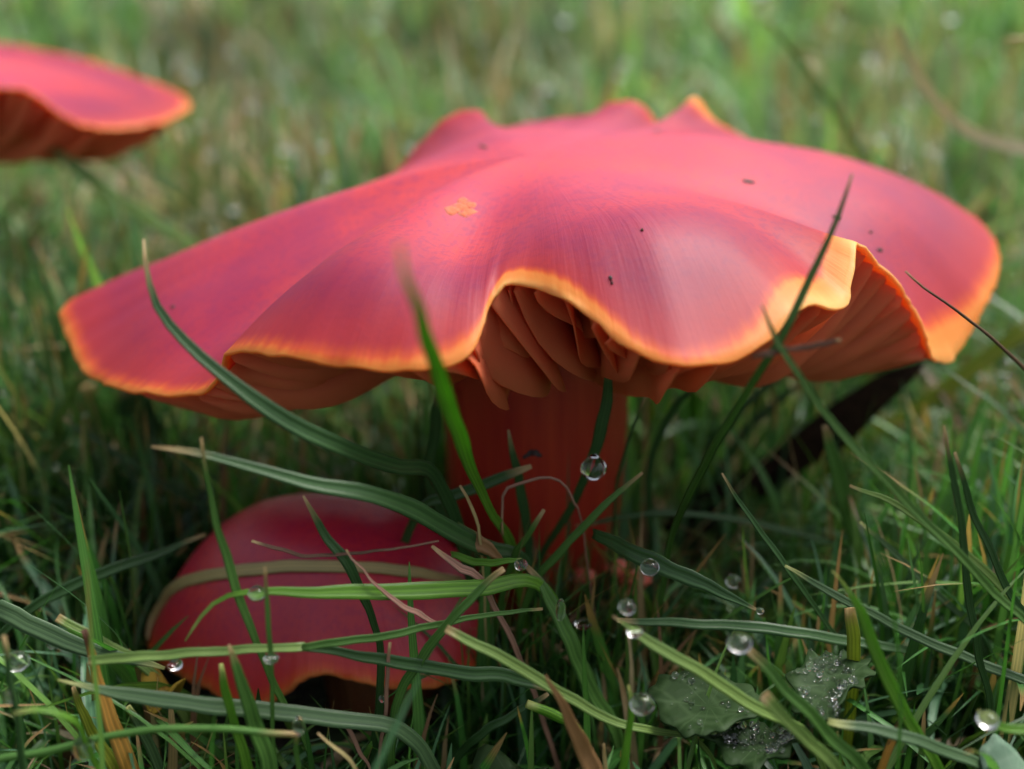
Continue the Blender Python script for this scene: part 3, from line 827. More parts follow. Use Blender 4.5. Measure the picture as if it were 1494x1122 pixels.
blade('thin pinkish strand running down right across the small mushroom', 'pink',
      [(505, 802, -4.3), (538, 843, -4.3), (582, 880, -4.3), (612, 897, -4.25), (645, 912, -4.2)], [3, 4, 8, 9, 4], 0.3, 0.1, root=False, group=G_SMALL, name='dry_strand', cat='strand')
blade('dark wiry strand lying high across the small mushroom', 'brown',
      [(367, 789, -4.2), (410, 802, -4.2), (450, 811, -4.15), (520, 807, -4.1), (580, 800, -4.0), (640, 790, -3.9)], [4, 6, 6, 5, 4, 3], 0.3, 0.1, root=False, group=G_SMALL, name='dry_strand', cat='strand')
blade('pinkish upright dry strand under the front hem of the small mushroom', 'pink',
      [(567, 936, -4.5), (566, 980, -4.5), (562, 1040, -4.45), (553, 1115, -4.4)], [4, 6, 6, 5], 0.3, 0.1, group=G_SMALL, name='dry_strand', cat='strand')
blade('yellow dry strand at the foot of the small mushroom', 'straw',
      [(464, 1068, -5.2), (490, 1092, -5.2), (520, 1125, -5.15)], [3, 6, 6], 0.3, 0.1, group=G_SMALL, name='dry_strand', cat='strand')
blade('pinkish dry strand leaning left at the foot of the small mushroom', 'pink',
      [(488, 1040, -4.6), (508, 1065, -4.6), (528, 1100, -4.55), (540, 1125, -4.5)], [3, 7, 6, 4], 0.3, 0.1, group=G_SMALL, name='dry_strand', cat='strand')
blade('brown-tipped withered blade standing below the pale ribbed blade', 'half',
      [(797, 985, -5.2), (816, 1018, -5.2), (834, 1058, -5.15), (852, 1095, -5.1), (872, 1140, -5.1)], [3, 11, 20, 27, 32], 0.2, 0.2, 0.25, group=G_STEM)
blade('blunt bright green shoot pointing left beside the withered blade', 'bright',
      [(770, 1025, -4.4), (790, 1034, -4.4), (812, 1046, -4.35), (840, 1062, -4.3)], [13, 15, 16, 15], 0.2, 0, round_=True, group=G_STEM, name='grass_stalk', cat='grass stem')
blade('green blade slanting up to the blunt bright shoot', 'dark',
      [(800, 1012, -3.9), (760, 1035, -3.9), (715, 1062, -3.9), (675, 1095, -3.85), (650, 1130, -3.8)], [6, 11, 14, 14, 12], 0.3, 0.2, group=G_STEM)
blade('small upright green blade holding the clear round drop', 'bright',
      [(917, 1000, -5.1), (921, 1030, -5.1), (918, 1070, -5.05), (906, 1125, -5.0)], [3, 10, 11, 13], 0.3, 0.2, group=G_STEM)
blade('faded orange strand by the small upright blade', 'straw',
      [(881, 1085, -5.0), (884, 1105, -5.0), (883, 1140, -5.0)], [3, 6, 7], 0.3, 0, group=G_STEM, name='dry_strand', cat='strand')
blade('slender dark arch right of the stem, touching the gills', 'dark',
      [(1030, 556, -1.2), (998, 578, -1.1), (970, 618, -1.0), (951, 668, -0.9), (945, 720, -0.8), (950, 780, -0.7)], [4, 9, 12, 12, 11, 10], 0.4, 0.1, group=G_RIGHT)
blade('hair-thin dark stalk just right of the red stem', 'dark',
      [(944, 574, -1.9), (928, 610, -1.9), (912, 660, -1.85), (900, 712, -1.8), (895, 770, -1.7)], [3, 5, 6, 6, 6], 0.3, 0, round_=True, group=G_RIGHT, name='grass_stalk', cat='grass stem')
blade('dark blade leaning under the right front lobe of the large cap', 'dark',
      [(1150, 545, 0.4), (1105, 575, 0.4), (1060, 622, 0.4), (1030, 672, 0.45), (1005, 735, 0.5), (985, 800, 0.5)], [5, 11, 14, 14, 13, 11], 0.3, 0.2, group=G_RIGHT)
blade('second dark blade leaning under the right front lobe, farther from the stem', 'dark',
      [(1175, 552, 1.0), (1130, 590, 1.0), (1085, 632, 1.0), (1050, 690, 1.0), (1020, 760, 1.0)], [5, 12, 15, 14, 12], 0.3, 0.2, group=G_RIGHT)
blade('long dark grey blade lying level right of the stem', 'dark',
      [(840, 768, -1.6), (905, 755, -1.6), (970, 749, -1.6), (1060, 755, -1.5), (1130, 770, -1.4), (1200, 788, -1.3), (1265, 810, -1.1)], [4, 8, 9, 10, 10, 9, 6], 0.1, 0.1, 0.2, root=False, group=G_RIGHT)
blade('dark green pointed blade with a bead hanging from its tip', 'dark',
      [(1107, 890, -3.9), (1060, 868, -3.9), (1010, 845, -3.85), (960, 822, -3.75), (910, 800, -3.5), (865, 778, -3.1)], [3, 15, 24, 27, 25, 16], 0.2, 0.2, 0.3, root=False, group=G_RIGHT)
blade('light green blade with a withered tip above the lobed leaf', 'pale',
      [(893, 900, -5.0), (915, 915, -5.0), (940, 932, -5.0), (1000, 968, -5.0), (1060, 1004, -4.95), (1120, 1042, -4.9), (1180, 1075, -4.8)], [3, 8, 16, 19, 20, 18, 12], 0.25, 0.1, 0.3, group=G_RIGHT)
blade('straight green blade crossing the lobed leaf under a drop', 'green',
      [(1090, 946, -5.3), (1130, 986, -5.3), (1170, 1030, -5.3), (1210, 1072, -5.25), (1265, 1130, -5.2)], [12, 17, 19, 20, 20], 0.3, 0.2, 0.4, group=G_RIGHT)
blade('bluntly cut light blade over the lobed leaf', 'pale',
      [(1114, 1014, -5.6), (1140, 1042, -5.6), (1175, 1080, -5.55), (1225, 1130, -5.5)], [18, 19, 19, 19], 0.2, 0.05, 0.35, group=G_RIGHT)
blade('bright green blade curving down right of the lobed leaf, thin at its tip', 'bright',
      [(1214, 833, -5.0), (1236, 858, -5.0), (1256, 893, -5.0), (1276, 945, -5.0), (1303, 1005, -5.0), (1338, 1070, -5.0), (1372, 1130, -5.0)], [2, 6, 15, 20, 21, 19, 17], 0.3, 0.3, 0.3, group=G_RIGHT)
blade('long wet pale blade sparkling with fine dew at the right', 'blue',
      [(1145, 826, -3.6), (1190, 852, -3.6), (1240, 880, -3.65), (1320, 920, -3.7), (1400, 956, -3.8), (1470, 985, -3.9), (1530, 1015, -4.0)], [4, 10, 13, 15, 15, 16, 15], 0.1, 0.1, 0.2, group=G_RIGHT)
blade('thin dark straight blade descending from the dead leaf', 'dark',
      [(1053, 690, -3.4), (1085, 738, -3.4), (1122, 792, -3.4), (1160, 846, -3.4), (1200, 902, -3.35), (1230, 950, -3.3)], [3, 8, 9, 9, 8, 7], 0.4, 0.1, group=G_RIGHT)
blade('tall dark upright blade near the right rim of the grass', 'dark',
      [(1378, 622, -4.2), (1390, 690, -4.2), (1402, 770, -4.2), (1412, 860, -4.2), (1428, 950, -4.2), (1445, 1040, -4.1)], [3, 9, 11, 12, 12, 10], 0.4, 0.2, group=G_RIGHT)
blade('slim dark blade leaning right beside the tall upright one', 'dark',
      [(1392, 660, -4.0), (1415, 730, -4.0), (1445, 805, -4.0), (1480, 875, -4.0), (1530, 950, -3.9)], [4, 10, 11, 12, 11], 0.4, 0.2, group=G_RIGHT)
blade('broad soft-focus green blade standing under the right lobe', 'green',
      [(1203, 620, -1.4), (1222, 690, -1.4), (1244, 765, -1.4), (1266, 830, -1.4), (1288, 900, -1.4)], [10, 24, 28, 28, 24], 0.2, 0.2, group=G_RIGHT)
blade('pale arched blade running down to the right rim below the cap', 'pale',
      [(1240, 708, -3.2), (1290, 728, -3.2), (1340, 758, -3.2), (1390, 795, -3.2), (1440, 835, -3.25), (1485, 885, -3.3), (1530, 940, -3.3)], [4, 9, 11, 13, 14, 12, 12], 0.2, 0.2, 0.25, group=G_RIGHT)
blade('narrow grey blade lying under the pale arched one', 'blue',
      [(1255, 762, -2.8), (1300, 802, -2.8), (1350, 850, -2.85), (1395, 892, -2.9), (1430, 930, -2.9)], [4, 9, 11, 10, 8], 0.2, 0.1, group=G_RIGHT)
blade('level dark blade behind the lobed leaf', 'dark',
      [(900, 906, -3.6), (970, 909, -3.6), (1050, 912, -3.6), (1140, 920, -3.6), (1240, 935, -3.5), (1330, 950, -3.4)], [7, 14, 16, 18, 17, 12], 0.15, 0.1, 0.2, root=False, group=G_RIGHT)
blade('bluish blade sloping down right below the lobed leaf', 'blue',
      [(1208, 1053, -5.2), (1260, 1060, -5.2), (1320, 1075, -5.2), (1385, 1098, -5.15), (1450, 1130, -5.1)], [10, 16, 19, 19, 17], 0.2, 0.1, 0.25, group=G_RIGHT)
blade('bright hooked shoot with a drop in the bottom right corner', 'bright',
      [(1426, 1038, -5.5), (1442, 1050, -5.5), (1462, 1060, -5.5), (1490, 1066, -5.5), (1530, 1078, -5.5)], [4, 9, 14, 16, 15], 0.2, 0.2, 0.3, group=G_RIGHT)
blade('yellow stub of a blade standing behind the lobed leaf', 'yellow',
      [(1241, 888, -3.9), (1243, 905, -3.9), (1246, 938, -3.9)], [17, 19, 20], 0.1, 0.0, 0.2, group=G_RIGHT)
blade('orange tan strand leaning under the bluish blade', 'tan',
      [(1318, 1045, -5.0), (1303, 1078, -5.0), (1282, 1130, -5.0)], [7, 11, 12], 0.2, 0.1, group=G_RIGHT)
blade('tan dry stalk bent under the right lobe of the large cap', 'straw',
      [(1318, 580, 1.0), (1335, 625, 1.0), (1352, 655, 1.0), (1380, 700, 1.0), (1410, 760, 1.0)], [10, 12, 12, 11, 9], 0.3, 0, round_=True, group=G_RIGHT, name='dry_stalk', cat='stalk')
blade('broad yellow-green blade slanting up past the right lobe, out of focus', 'yellow',
      [(1520, 462, 1.8), (1460, 507, 1.8), (1400, 553, 1.8), (1345, 592, 1.8), (1290, 625, 1.8), (1230, 660, 1.8)], [24, 25, 25, 23, 20, 18], 0.2, 0.2, group=G_BACK)
blade('lime green blade glowing behind the red stem', 'yellow',
      [(975, 520, 3.0), (962, 575, 3.0), (950, 640, 3.0), (945, 720, 3.0), (940, 790, 3.0)], [20, 44, 50, 44, 36], 0.2, 0.2, group=G_BACK)
blade('second lime blade behind the stem, narrower and nearer the dead leaf', 'bright',
      [(1020, 540, 3.4), (1012, 600, 3.4), (1000, 670, 3.4), (985, 750, 3.4)], [10, 28, 30, 26], 0.2, 0.2, group=G_BACK)
blade('light soft-focus blade bending down at the left below the large cap', 'pale',
      [(128, 540, 0.6), (108, 570, 0.6), (86, 620, 0.6), (76, 690, 0.6), (60, 775, 0.6), (36, 850, 0.6)], [6, 14, 18, 18, 17, 14], 0.2, 0.2, group=G_BACK)
blade('wide dark blade hanging behind the left lobe of the large cap', 'dark',
      [(190, 560, 1.2), (203, 610, 1.2), (225, 670, 1.2), (262, 740, 1.2)], [30, 58, 60, 40], 0.1, 0.2, 0.1, group=G_BACK)
blade('wide yellow-green blade beside the wide dark one', 'green',
      [(125, 560, 1.5), (148, 625, 1.5), (170, 690, 1.5), (195, 760, 1.5)], [20, 48, 52, 40], 0.1, 0.2, 0.1, group=G_BACK)
blade('thin dark blade slanting behind the left shoulder of the small mushroom', 'dark',
      [(92, 610, -0.4), (150, 650, -0.4), (205, 685, -0.4), (260, 720, -0.4), (310, 745, -0.4)], [4, 10, 11, 10, 7], 0.3, 0.1, root=False, group=G_BACK)
blade('pale blurred blade slanting below the far mushroom', 'pale',
      [(75, 218, 6.5), (120, 250, 6.5), (170, 287, 6.5), (225, 325, 6.5), (290, 370, 6.5)], [12, 24, 24, 22, 20], 0.15, 0.2, 0.15, group=G_BACK)
blade('bleached dry stalk sweeping in an arc behind the right lobe', 'bleached',
      [(1308, 40, 7.0), (1335, 105, 7.0), (1375, 160, 7.0), (1425, 198, 7.0), (1500, 218, 7.0), (1580, 225, 7.0)], [8, 13, 17, 18, 18, 16], 0.2, 0, round_=False, group=G_BACK, name='dry_stalk', cat='stalk')
blade('slim blurred green blade rising behind the back edge of the large cap', 'pale',
      [(1120, 30, 7.0), (1170, 92, 7.0), (1215, 155, 7.0), (1250, 215, 7.0), (1280, 280, 7.0)], [6, 9, 10, 10, 9], 0.2, 0.1, group=G_BACK)
blade('pale dry stub entering from the right above the bleached stalk', 'straw',
      [(1464, 58, 4.0), (1490, 57, 4.0), (1540, 60, 4.0)], [4, 7, 8], 0.2, 0, round_=True, root=False, group=G_BACK, name='dry_stalk', cat='stalk')

# the short black curled fragment on the stem
blade('tiny black curled fragment stuck before the red stem', 'black',
      [(764, 668, -2.3), (775, 661, -2.3), (784, 662, -2.3), (790, 667, -2.3)], [4, 9, 8, 4], 0.2, 0, root=False, name='dead_fragment', cat='debris')

# ------------------------------------------------------------------ leaves
def leaf(name, label, outline, Y, mat, cat='leaf', curl=0.15, tilt=0.0, group=None, parent=None):
    """solid leaf blade from an outline of pixels lying on a tilted plane near depth Y"""
    pts = np.array([at(x, y, Y + tilt * (np.mean([o[1] for o in outline]) - y) / 100.0) for x, y in outline])
    n = len(pts)
    pts = catmull(pts, n * 3, closed=True)
    n = len(pts)
    c = pts.mean(0)
    rings = [1.0, 0.8, 0.55, 0.3, 0.1]
    V, uv = [], []
    sm = csmooth(pts, max(2, n / 22))
    for sgn in (0, 1):
        for r in rings:
            for i in range(n):
                p = pts[i] if r == 1.0 else sm[i]
                q = c + (p - c) * r
                a = i / n * math.tau
                bend = curl * (r ** 2) * math.sin(2 * a + 0.6) - 0.05 * (1 - r) + 0.02 * noise.noise(Vector((p[0] * 3 * r, p[1] * 3 * r, r)))
                q = q + UPV * bend - UPV * 0.02 * sgn + FWD * 0.03 * noise.noise(Vector(q * 2))
                V.append(q); uv.append((0.5 + 0.5 * r * math.cos(a), 0.5 + 0.3 * r * math.sin(a)))
    k = len(rings)
    F = []
    for sgn in (0, 1):
        o = sgn * k * n
        for r in range(k - 1):
            for i in range(n):
                j = (i + 1) % n
                f = (o + r * n + i, o + r * n + j, o + (r + 1) * n + j, o + (r + 1) * n + i)
                F.append(f if sgn == 0 else f[::-1])
        F.append(tuple(o + (k - 1) * n + i for i in range(n)))
    for i in range(n):
        j = (i + 1) % n
        F.append((i, k * n + i, k * n + j, j))
    ob = mesh_obj(name, V, F, mat, parent, uv=uv)
    tag(ob, label, cat, group)
    return ob, np.array(V[:n * k])

def leaf_material(name, a, b, veinc):
    m, N, L, B = new_mat(name)
    tc = N.new('ShaderNodeTexCoord')
    n1 = noise_n(N, L, tc.outputs['Object'], 160, 4)
    vo = N.new('ShaderNodeTexVoronoi'); vo.feature = 'DISTANCE_TO_EDGE'; vo.inputs['Scale'].default_value = 330
    L.new(tc.outputs['Object'], vo.inputs['Vector'])
    c = mixc(N, L, n1, a, b)
    c = mixc(N, L, mathn(N, L, 'MULTIPLY', ramp_out(N, L, vo.outputs['Distance'], [(0.0, (1, 1, 1)), (0.12, (0, 0, 0))]), 0.5), c, veinc)
    u = N.new('ShaderNodeUVMap'); sp = N.new('ShaderNodeSeparateXYZ'); L.new(u.outputs[0], sp.inputs[0])
    an = mathn(N, L, 'ARCTAN2', mathn(N, L, 'SUBTRACT', sp.outputs['Y'], 0.5), mathn(N, L, 'SUBTRACT', sp.outputs['X'], 0.5))
    ln = mathn(N, L, 'ABSOLUTE', mathn(N, L, 'SINE', mathn(N, L, 'ADD', mathn(N, L, 'MULTIPLY', an, 4.5), n1)))
    c = mixc(N, L, mathn(N, L, 'MULTIPLY', ramp_out(N, L, ln, [(0.0, (1, 1, 1)), (0.22, (0, 0, 0))]), 0.7), c, veinc)
    L.new(c, B.inputs['Base Color'])
    B.inputs['Roughness'].default_value = 0.6
    B.inputs['Specular IOR Level'].default_value = 0.15
    bp = N.new('ShaderNodeBump'); bp.inputs['Strength'].default_value = 0.6; bp.inputs['Distance'].default_value = 0.0003
    L.new(vo.outputs['Distance'], bp.inputs['Height']); L.new(bp.outputs[0], B.inputs['Normal'])
    tr = N.new('ShaderNodeBsdfTranslucent'); L.new(c, tr.inputs[0])
    mx = N.new('ShaderNodeMixShader'); mx.inputs[0].default_value = 0.2
    L.new(B.outputs[0], mx.inputs[1]); L.new(tr.outputs[0], mx.inputs[2]); L.new(mx.outputs[0], N['Material Output'].inputs[0])
    return m
M_LEAF = leaf_material('dull_green_leaf', (0.013, 0.034, 0.009), (0.026, 0.056, 0.016), (0.05, 0.09, 0.035))
M_LEAFY = leaf_material('yellowed_leaf', (0.38, 0.27, 0.03), (0.28, 0.17, 0.03), (0.1, 0.05, 0.02))
M_DEAD = leaf_material('dead_dark_leaf', (0.016, 0.009, 0.008), (0.045, 0.022, 0.016), (0.07, 0.035, 0.025))
M_LEAFB = leaf_material('bluish_leaf', (0.10, 0.18, 0.12), (0.14, 0.22, 0.15), (0.17, 0.25, 0.18))

def serrated(path, amp=6):
    out = []
    for i in range(len(path)):
        x0, y0 = path[i]; x1, y1 = path[(i + 1) % len(path)]
        d = math.hypot(x1 - x0, y1 - y0)
        m = max(1, int(d / 26))
        for k in range(m):
            t = k / m
            out.append((x0 + (x1 - x0) * t, y0 + (y1 - y0) * t))
            tx, ty = (x1 - x0) / d, (y1 - y0) / d
            tt = t + 0.5 / m
            out.append((x0 + (x1 - x0) * tt + ty * amp, y0 + (y1 - y0) * tt - tx * amp))
    return out
leaf_root = empty('lobed_leaf', at(1110, 1060, -4.6))
tag(leaf_root, 'low dull green lobed leaf, silvery with dew, under the crossing blades', 'leaf')
l1, v1 = leaf('lobe', None, serrated([(944, 1012), (962, 992), (1000, 984), (1050, 975), (1095, 990), (1120, 1020), (1105, 1055), (1055, 1068), (1000, 1065), (965, 1045)], -5), -4.3, M_LEAF, tilt=1.1, curl=0.06, cat=None, parent=leaf_root)
l2, v2 = leaf('lobe', None, serrated([(1020, 1078), (1060, 1058), (1110, 1045), (1160, 1055), (1180, 1085), (1150, 1112), (1100, 1122), (1060, 1105)], -11), -4.6, M_LEAF, tilt=1.1, curl=0.06, cat=None, parent=leaf_root)
l3, v3 = leaf('lobe', None, serrated([(1145, 990), (1180, 955), (1230, 940), (1272, 950), (1280, 985), (1262, 1012), (1232, 1028), (1225, 1055), (1185, 1050), (1155, 1030)], -11), -4.3, M_LEAF, tilt=1.1, curl=0.06, cat=None, parent=leaf_root)
leaf('yellow_leaf', 'small yellow leaf with a dark spot beside the small mushroom hem', [(205, 1000), (222, 985), (245, 982), (262, 992), (270, 1010), (245, 1018), (215, 1014)], -3.7, M_LEAFY, tilt=0.8)
leaf('dead_leaf', 'large dark rotten leaf slanting up from the stem to the right lobe', [(1350, 536), (1290, 556), (1210, 602), (1130, 655), (1060, 690), (1010, 712), (960, 770), (930, 830), (1000, 815), (1060, 760), (1120, 715), (1175, 672), (1230, 640), (1290, 590)], 0.9, M_DEAD, tilt=-0.3, curl=0.1)
leaf('crinkled_leaf', 'crinkled grey-green leaf peeping out in the bottom right corner', serrated([(1428, 1108), (1450, 1094), (1480, 1092), (1530, 1100), (1530, 1150), (1440, 1150)], -4), -5.2, M_LEAFB, tilt=0.6)
leaf('dark_leaf', 'round dark leaf low below the withered blade', [(690, 1125), (710, 1108), (745, 1100), (785, 1104), (800, 1125), (790, 1150), (710, 1150)], -4.3, M_LEAF, tilt=0.6)
leaf('bluish_leaf', 'pale bluish leaf far back in the blurred lawn', [(655, 62), (672, 44), (705, 34), (745, 36), (762, 50), (740, 64), (715, 78), (685, 98), (668, 86)], 36, M_LEAFB, tilt=4)

# pink crumbs of stem at the foot of the large mushroom
def crumb(px, py, Y, rx, ry, label):
    bm = bmesh.new()
    bmesh.ops.create_icosphere(bm, subdivisions=3, radius=1.0)
    c = at(px, py, Y)
    k = ((c - CAM) @ FWD) / FPX
    for v in bm.verts:
        q = np.array(v.co)
        d = 1 + 0.28 * noise.noise(Vector(q * 1.3) + Vector((px, 0, 0)))
        q = q * d * np.array([rx * k, rx * k * 0.8, ry * k])
        v.co = Vector((c + q) * U)
    me = bpy.data.meshes.new('stem_crumb'); bm.to_mesh(me); bm.free()
    for p in me.polygons: p.use_smooth = True
    me.materials.append(M_SCRUMB)
    o = bpy.data.objects.new('stem_crumb', me); col.objects.link(o)
    tag(o, label, 'mushroom piece', 'pink crumbs of mushroom by the stem')
M_SCRUMB = stem_material('pink_stem_flesh', (0.62, 0.10, 0.07), (0.7, 0.2, 0.12))
crumb(899, 828, -1.5, 17, 13, 'pale pink crumb of mushroom flesh at the foot of the stem')
crumb(853, 841, -1.6, 17, 11, 'darker rose crumb of mushroom flesh nearest the tuft')
crumb(925, 846, -1.4, 24, 12, 'brownish pink crumb of mushroom flesh behind the beaded blade')
crumb(917, 864, -1.7, 9, 5, 'smallest pink crumb of mushroom flesh, under the pale one')

# ------------------------------------------------------------------ dew
def drop(px, py, r, Y, label, sx=1.0, sz=1.0, tail=0.0):
    bm = bmesh.new()
    bmesh.ops.create_uvsphere(bm, u_segments=28, v_segments=18, radius=1.0)
    c = at(px, py, Y)
    k = r * ((c - CAM) @ FWD) / FPX
    for v in bm.verts:
        q = np.array(v.co)
        if q[2] > 0:
            f = 1 - 0.35 * tail * q[2] ** 2
            q = np.array([q[0] * f, q[1] * f, q[2] * (1 + 0.45 * tail * q[2] ** 3)])
        q = q * np.array([sx, sx, sz * 0.9]) * k * (1 + 0.06 * noise.noise(Vector(q * 1.4) + Vector((px, py, 0))))
        v.co = Vector(q * U)
    me = bpy.data.meshes.new('dew_drop'); bm.to_mesh(me); bm.free()
    for p in me.polygons: p.use_smooth = True
    me.materials.append(M_WATER)
    o = bpy.data.objects.new('dew_drop', me); col.objects.link(o)
    o.location = Vector(c * U)
    tag(o, label, 'dew drop', 'clear dew drops on the grass')
drop(866, 683, 19, -2.75, 'largest clear dew drop, pear-shaped, hanging before the red stem', tail=0.7)
drop(948, 828, 14, -4.0, 'round dew drop on the base of the dark pointed blade')
drop(1109, 891, 6, -4.0, 'tiny bead at the tip of the dark pointed blade')
drop(915, 886, 13, -5.0, 'dew drop perched above the withered tip of the light green blade')
drop(926, 922, 9, -5.1, 'flat bead sitting on the withered end of the light green blade', 1.3, 0.8)
drop(1079, 938, 17, -5.35, 'clear drop on the upper end of the blade crossing the lobed leaf', 1.05, 0.95)
drop(937, 1028, 18, -5.15, 'round drop clinging to the small upright green blade')
drop(375, 866, 13, -4.75, 'ring-like dew drop on the bright blade before the small mushroom')
drop(256, 970, 10, -4.75, 'bead under the level grass stem against the crimson cap', 1.1, 0.8)
drop(436, 1060, 13, -5.3, 'drop hanging at the wet end of the bowed stalk', 0.7, 1.3, 0.4)
drop(396, 961, 9, -5.05, 'sparkling bead where the thin upright blade crosses the level grass stem', 1.2, 0.8)
drop(760, 824, 10, -3.75, 'bead at the point of the bright tip in the tuft')
drop(818, 890, 13, -3.7, 'long wet bead on the bend of the broad dark blade', 0.6, 1.6)
drop(851, 910, 10, -3.2, 'dim flat bead right of the wet bend of the broad dark blade', 1.3, 0.8)
drop(122, 1092, 18, -5.4, 'bright heavy drop under the bowed stalk at the hooked blade', 0.9, 1.15)
drop(26, 965, 17, -4.8, 'large dim drop at the left beside the dark upright stem')
drop(13, 1017, 10, -5.55, 'small bead on the dark upright stem', 0.8, 1.2)
drop(1441, 1050, 15, -5.6, 'drop held by the hooked shoot', 1.1, 0.9)
drop(1070, 848, 11, -2.6, 'out-of-focus drop behind the dark pointed blade')
drop(1468, 537, 12, 1.0, 'blurred bright drop near the yellow-green blade', 0.9, 1.2)
drop(1470, 558, 7, 1.0, 'smaller blurred bead just under the bright drop near the yellow-green blade')
drop(1366, 716, 10, 1.4, 'blurred bluish drop low in the grass right of the dead leaf')
drop(452, 194, 9, 14.0, 'brightest blurred drop in the lawn behind the large cap')

def beads(name, centers, radii, label, seg=(10, 7)):
    bm = bmesh.new(); bmesh.ops.create_uvsphere(bm, u_segments=seg[0], v_segments=seg[1], radius=1.0)
    bm.verts.ensure_lookup_table()
    sv = np.array([v.co for v in bm.verts]); sf = [[v.index for v in f.verts] for f in bm.faces]; bm.free()
    V = (sv[None] * radii[:, None, None] + centers[:, None]).reshape(-1, 3)
    n = len(sv)
    F = [[a + k * n for a in f] for k in range(len(centers)) for f in sf]
    o = mesh_obj(name, V, F, M_WATER)
    tag(o, label, 'dew', kind='stuff')
    return o
def bead_spots(V, n, lim):
    """spots spread evenly over a lobe whose rings of points are V"""
    m = len(V) // 5
    c = V[-m:].mean(0)
    out = []
    while len(out) < n:
        o = V[rng.integers(0, m)]
        t = math.sqrt(rng.random()) * 0.9
        p = c + (o - c) * t
        px, py, d = project(p)
        if lim(px, py): out.append(p + UPV * (0.02 + 0.05 * t * t - 0.02))
    return np.array(out)
b = np.vstack([bead_spots(v2, 210, lambda x, y: y < 1100), bead_spots(v3, 170, lambda x, y: x < 1250), bead_spots(v1, 40, lambda x, y: True)])
beads('dew_beads', b, 0.008 + 0.030 * rng.random(len(b)) ** 3, 'fine dew beads covering the lobed wet leaf')

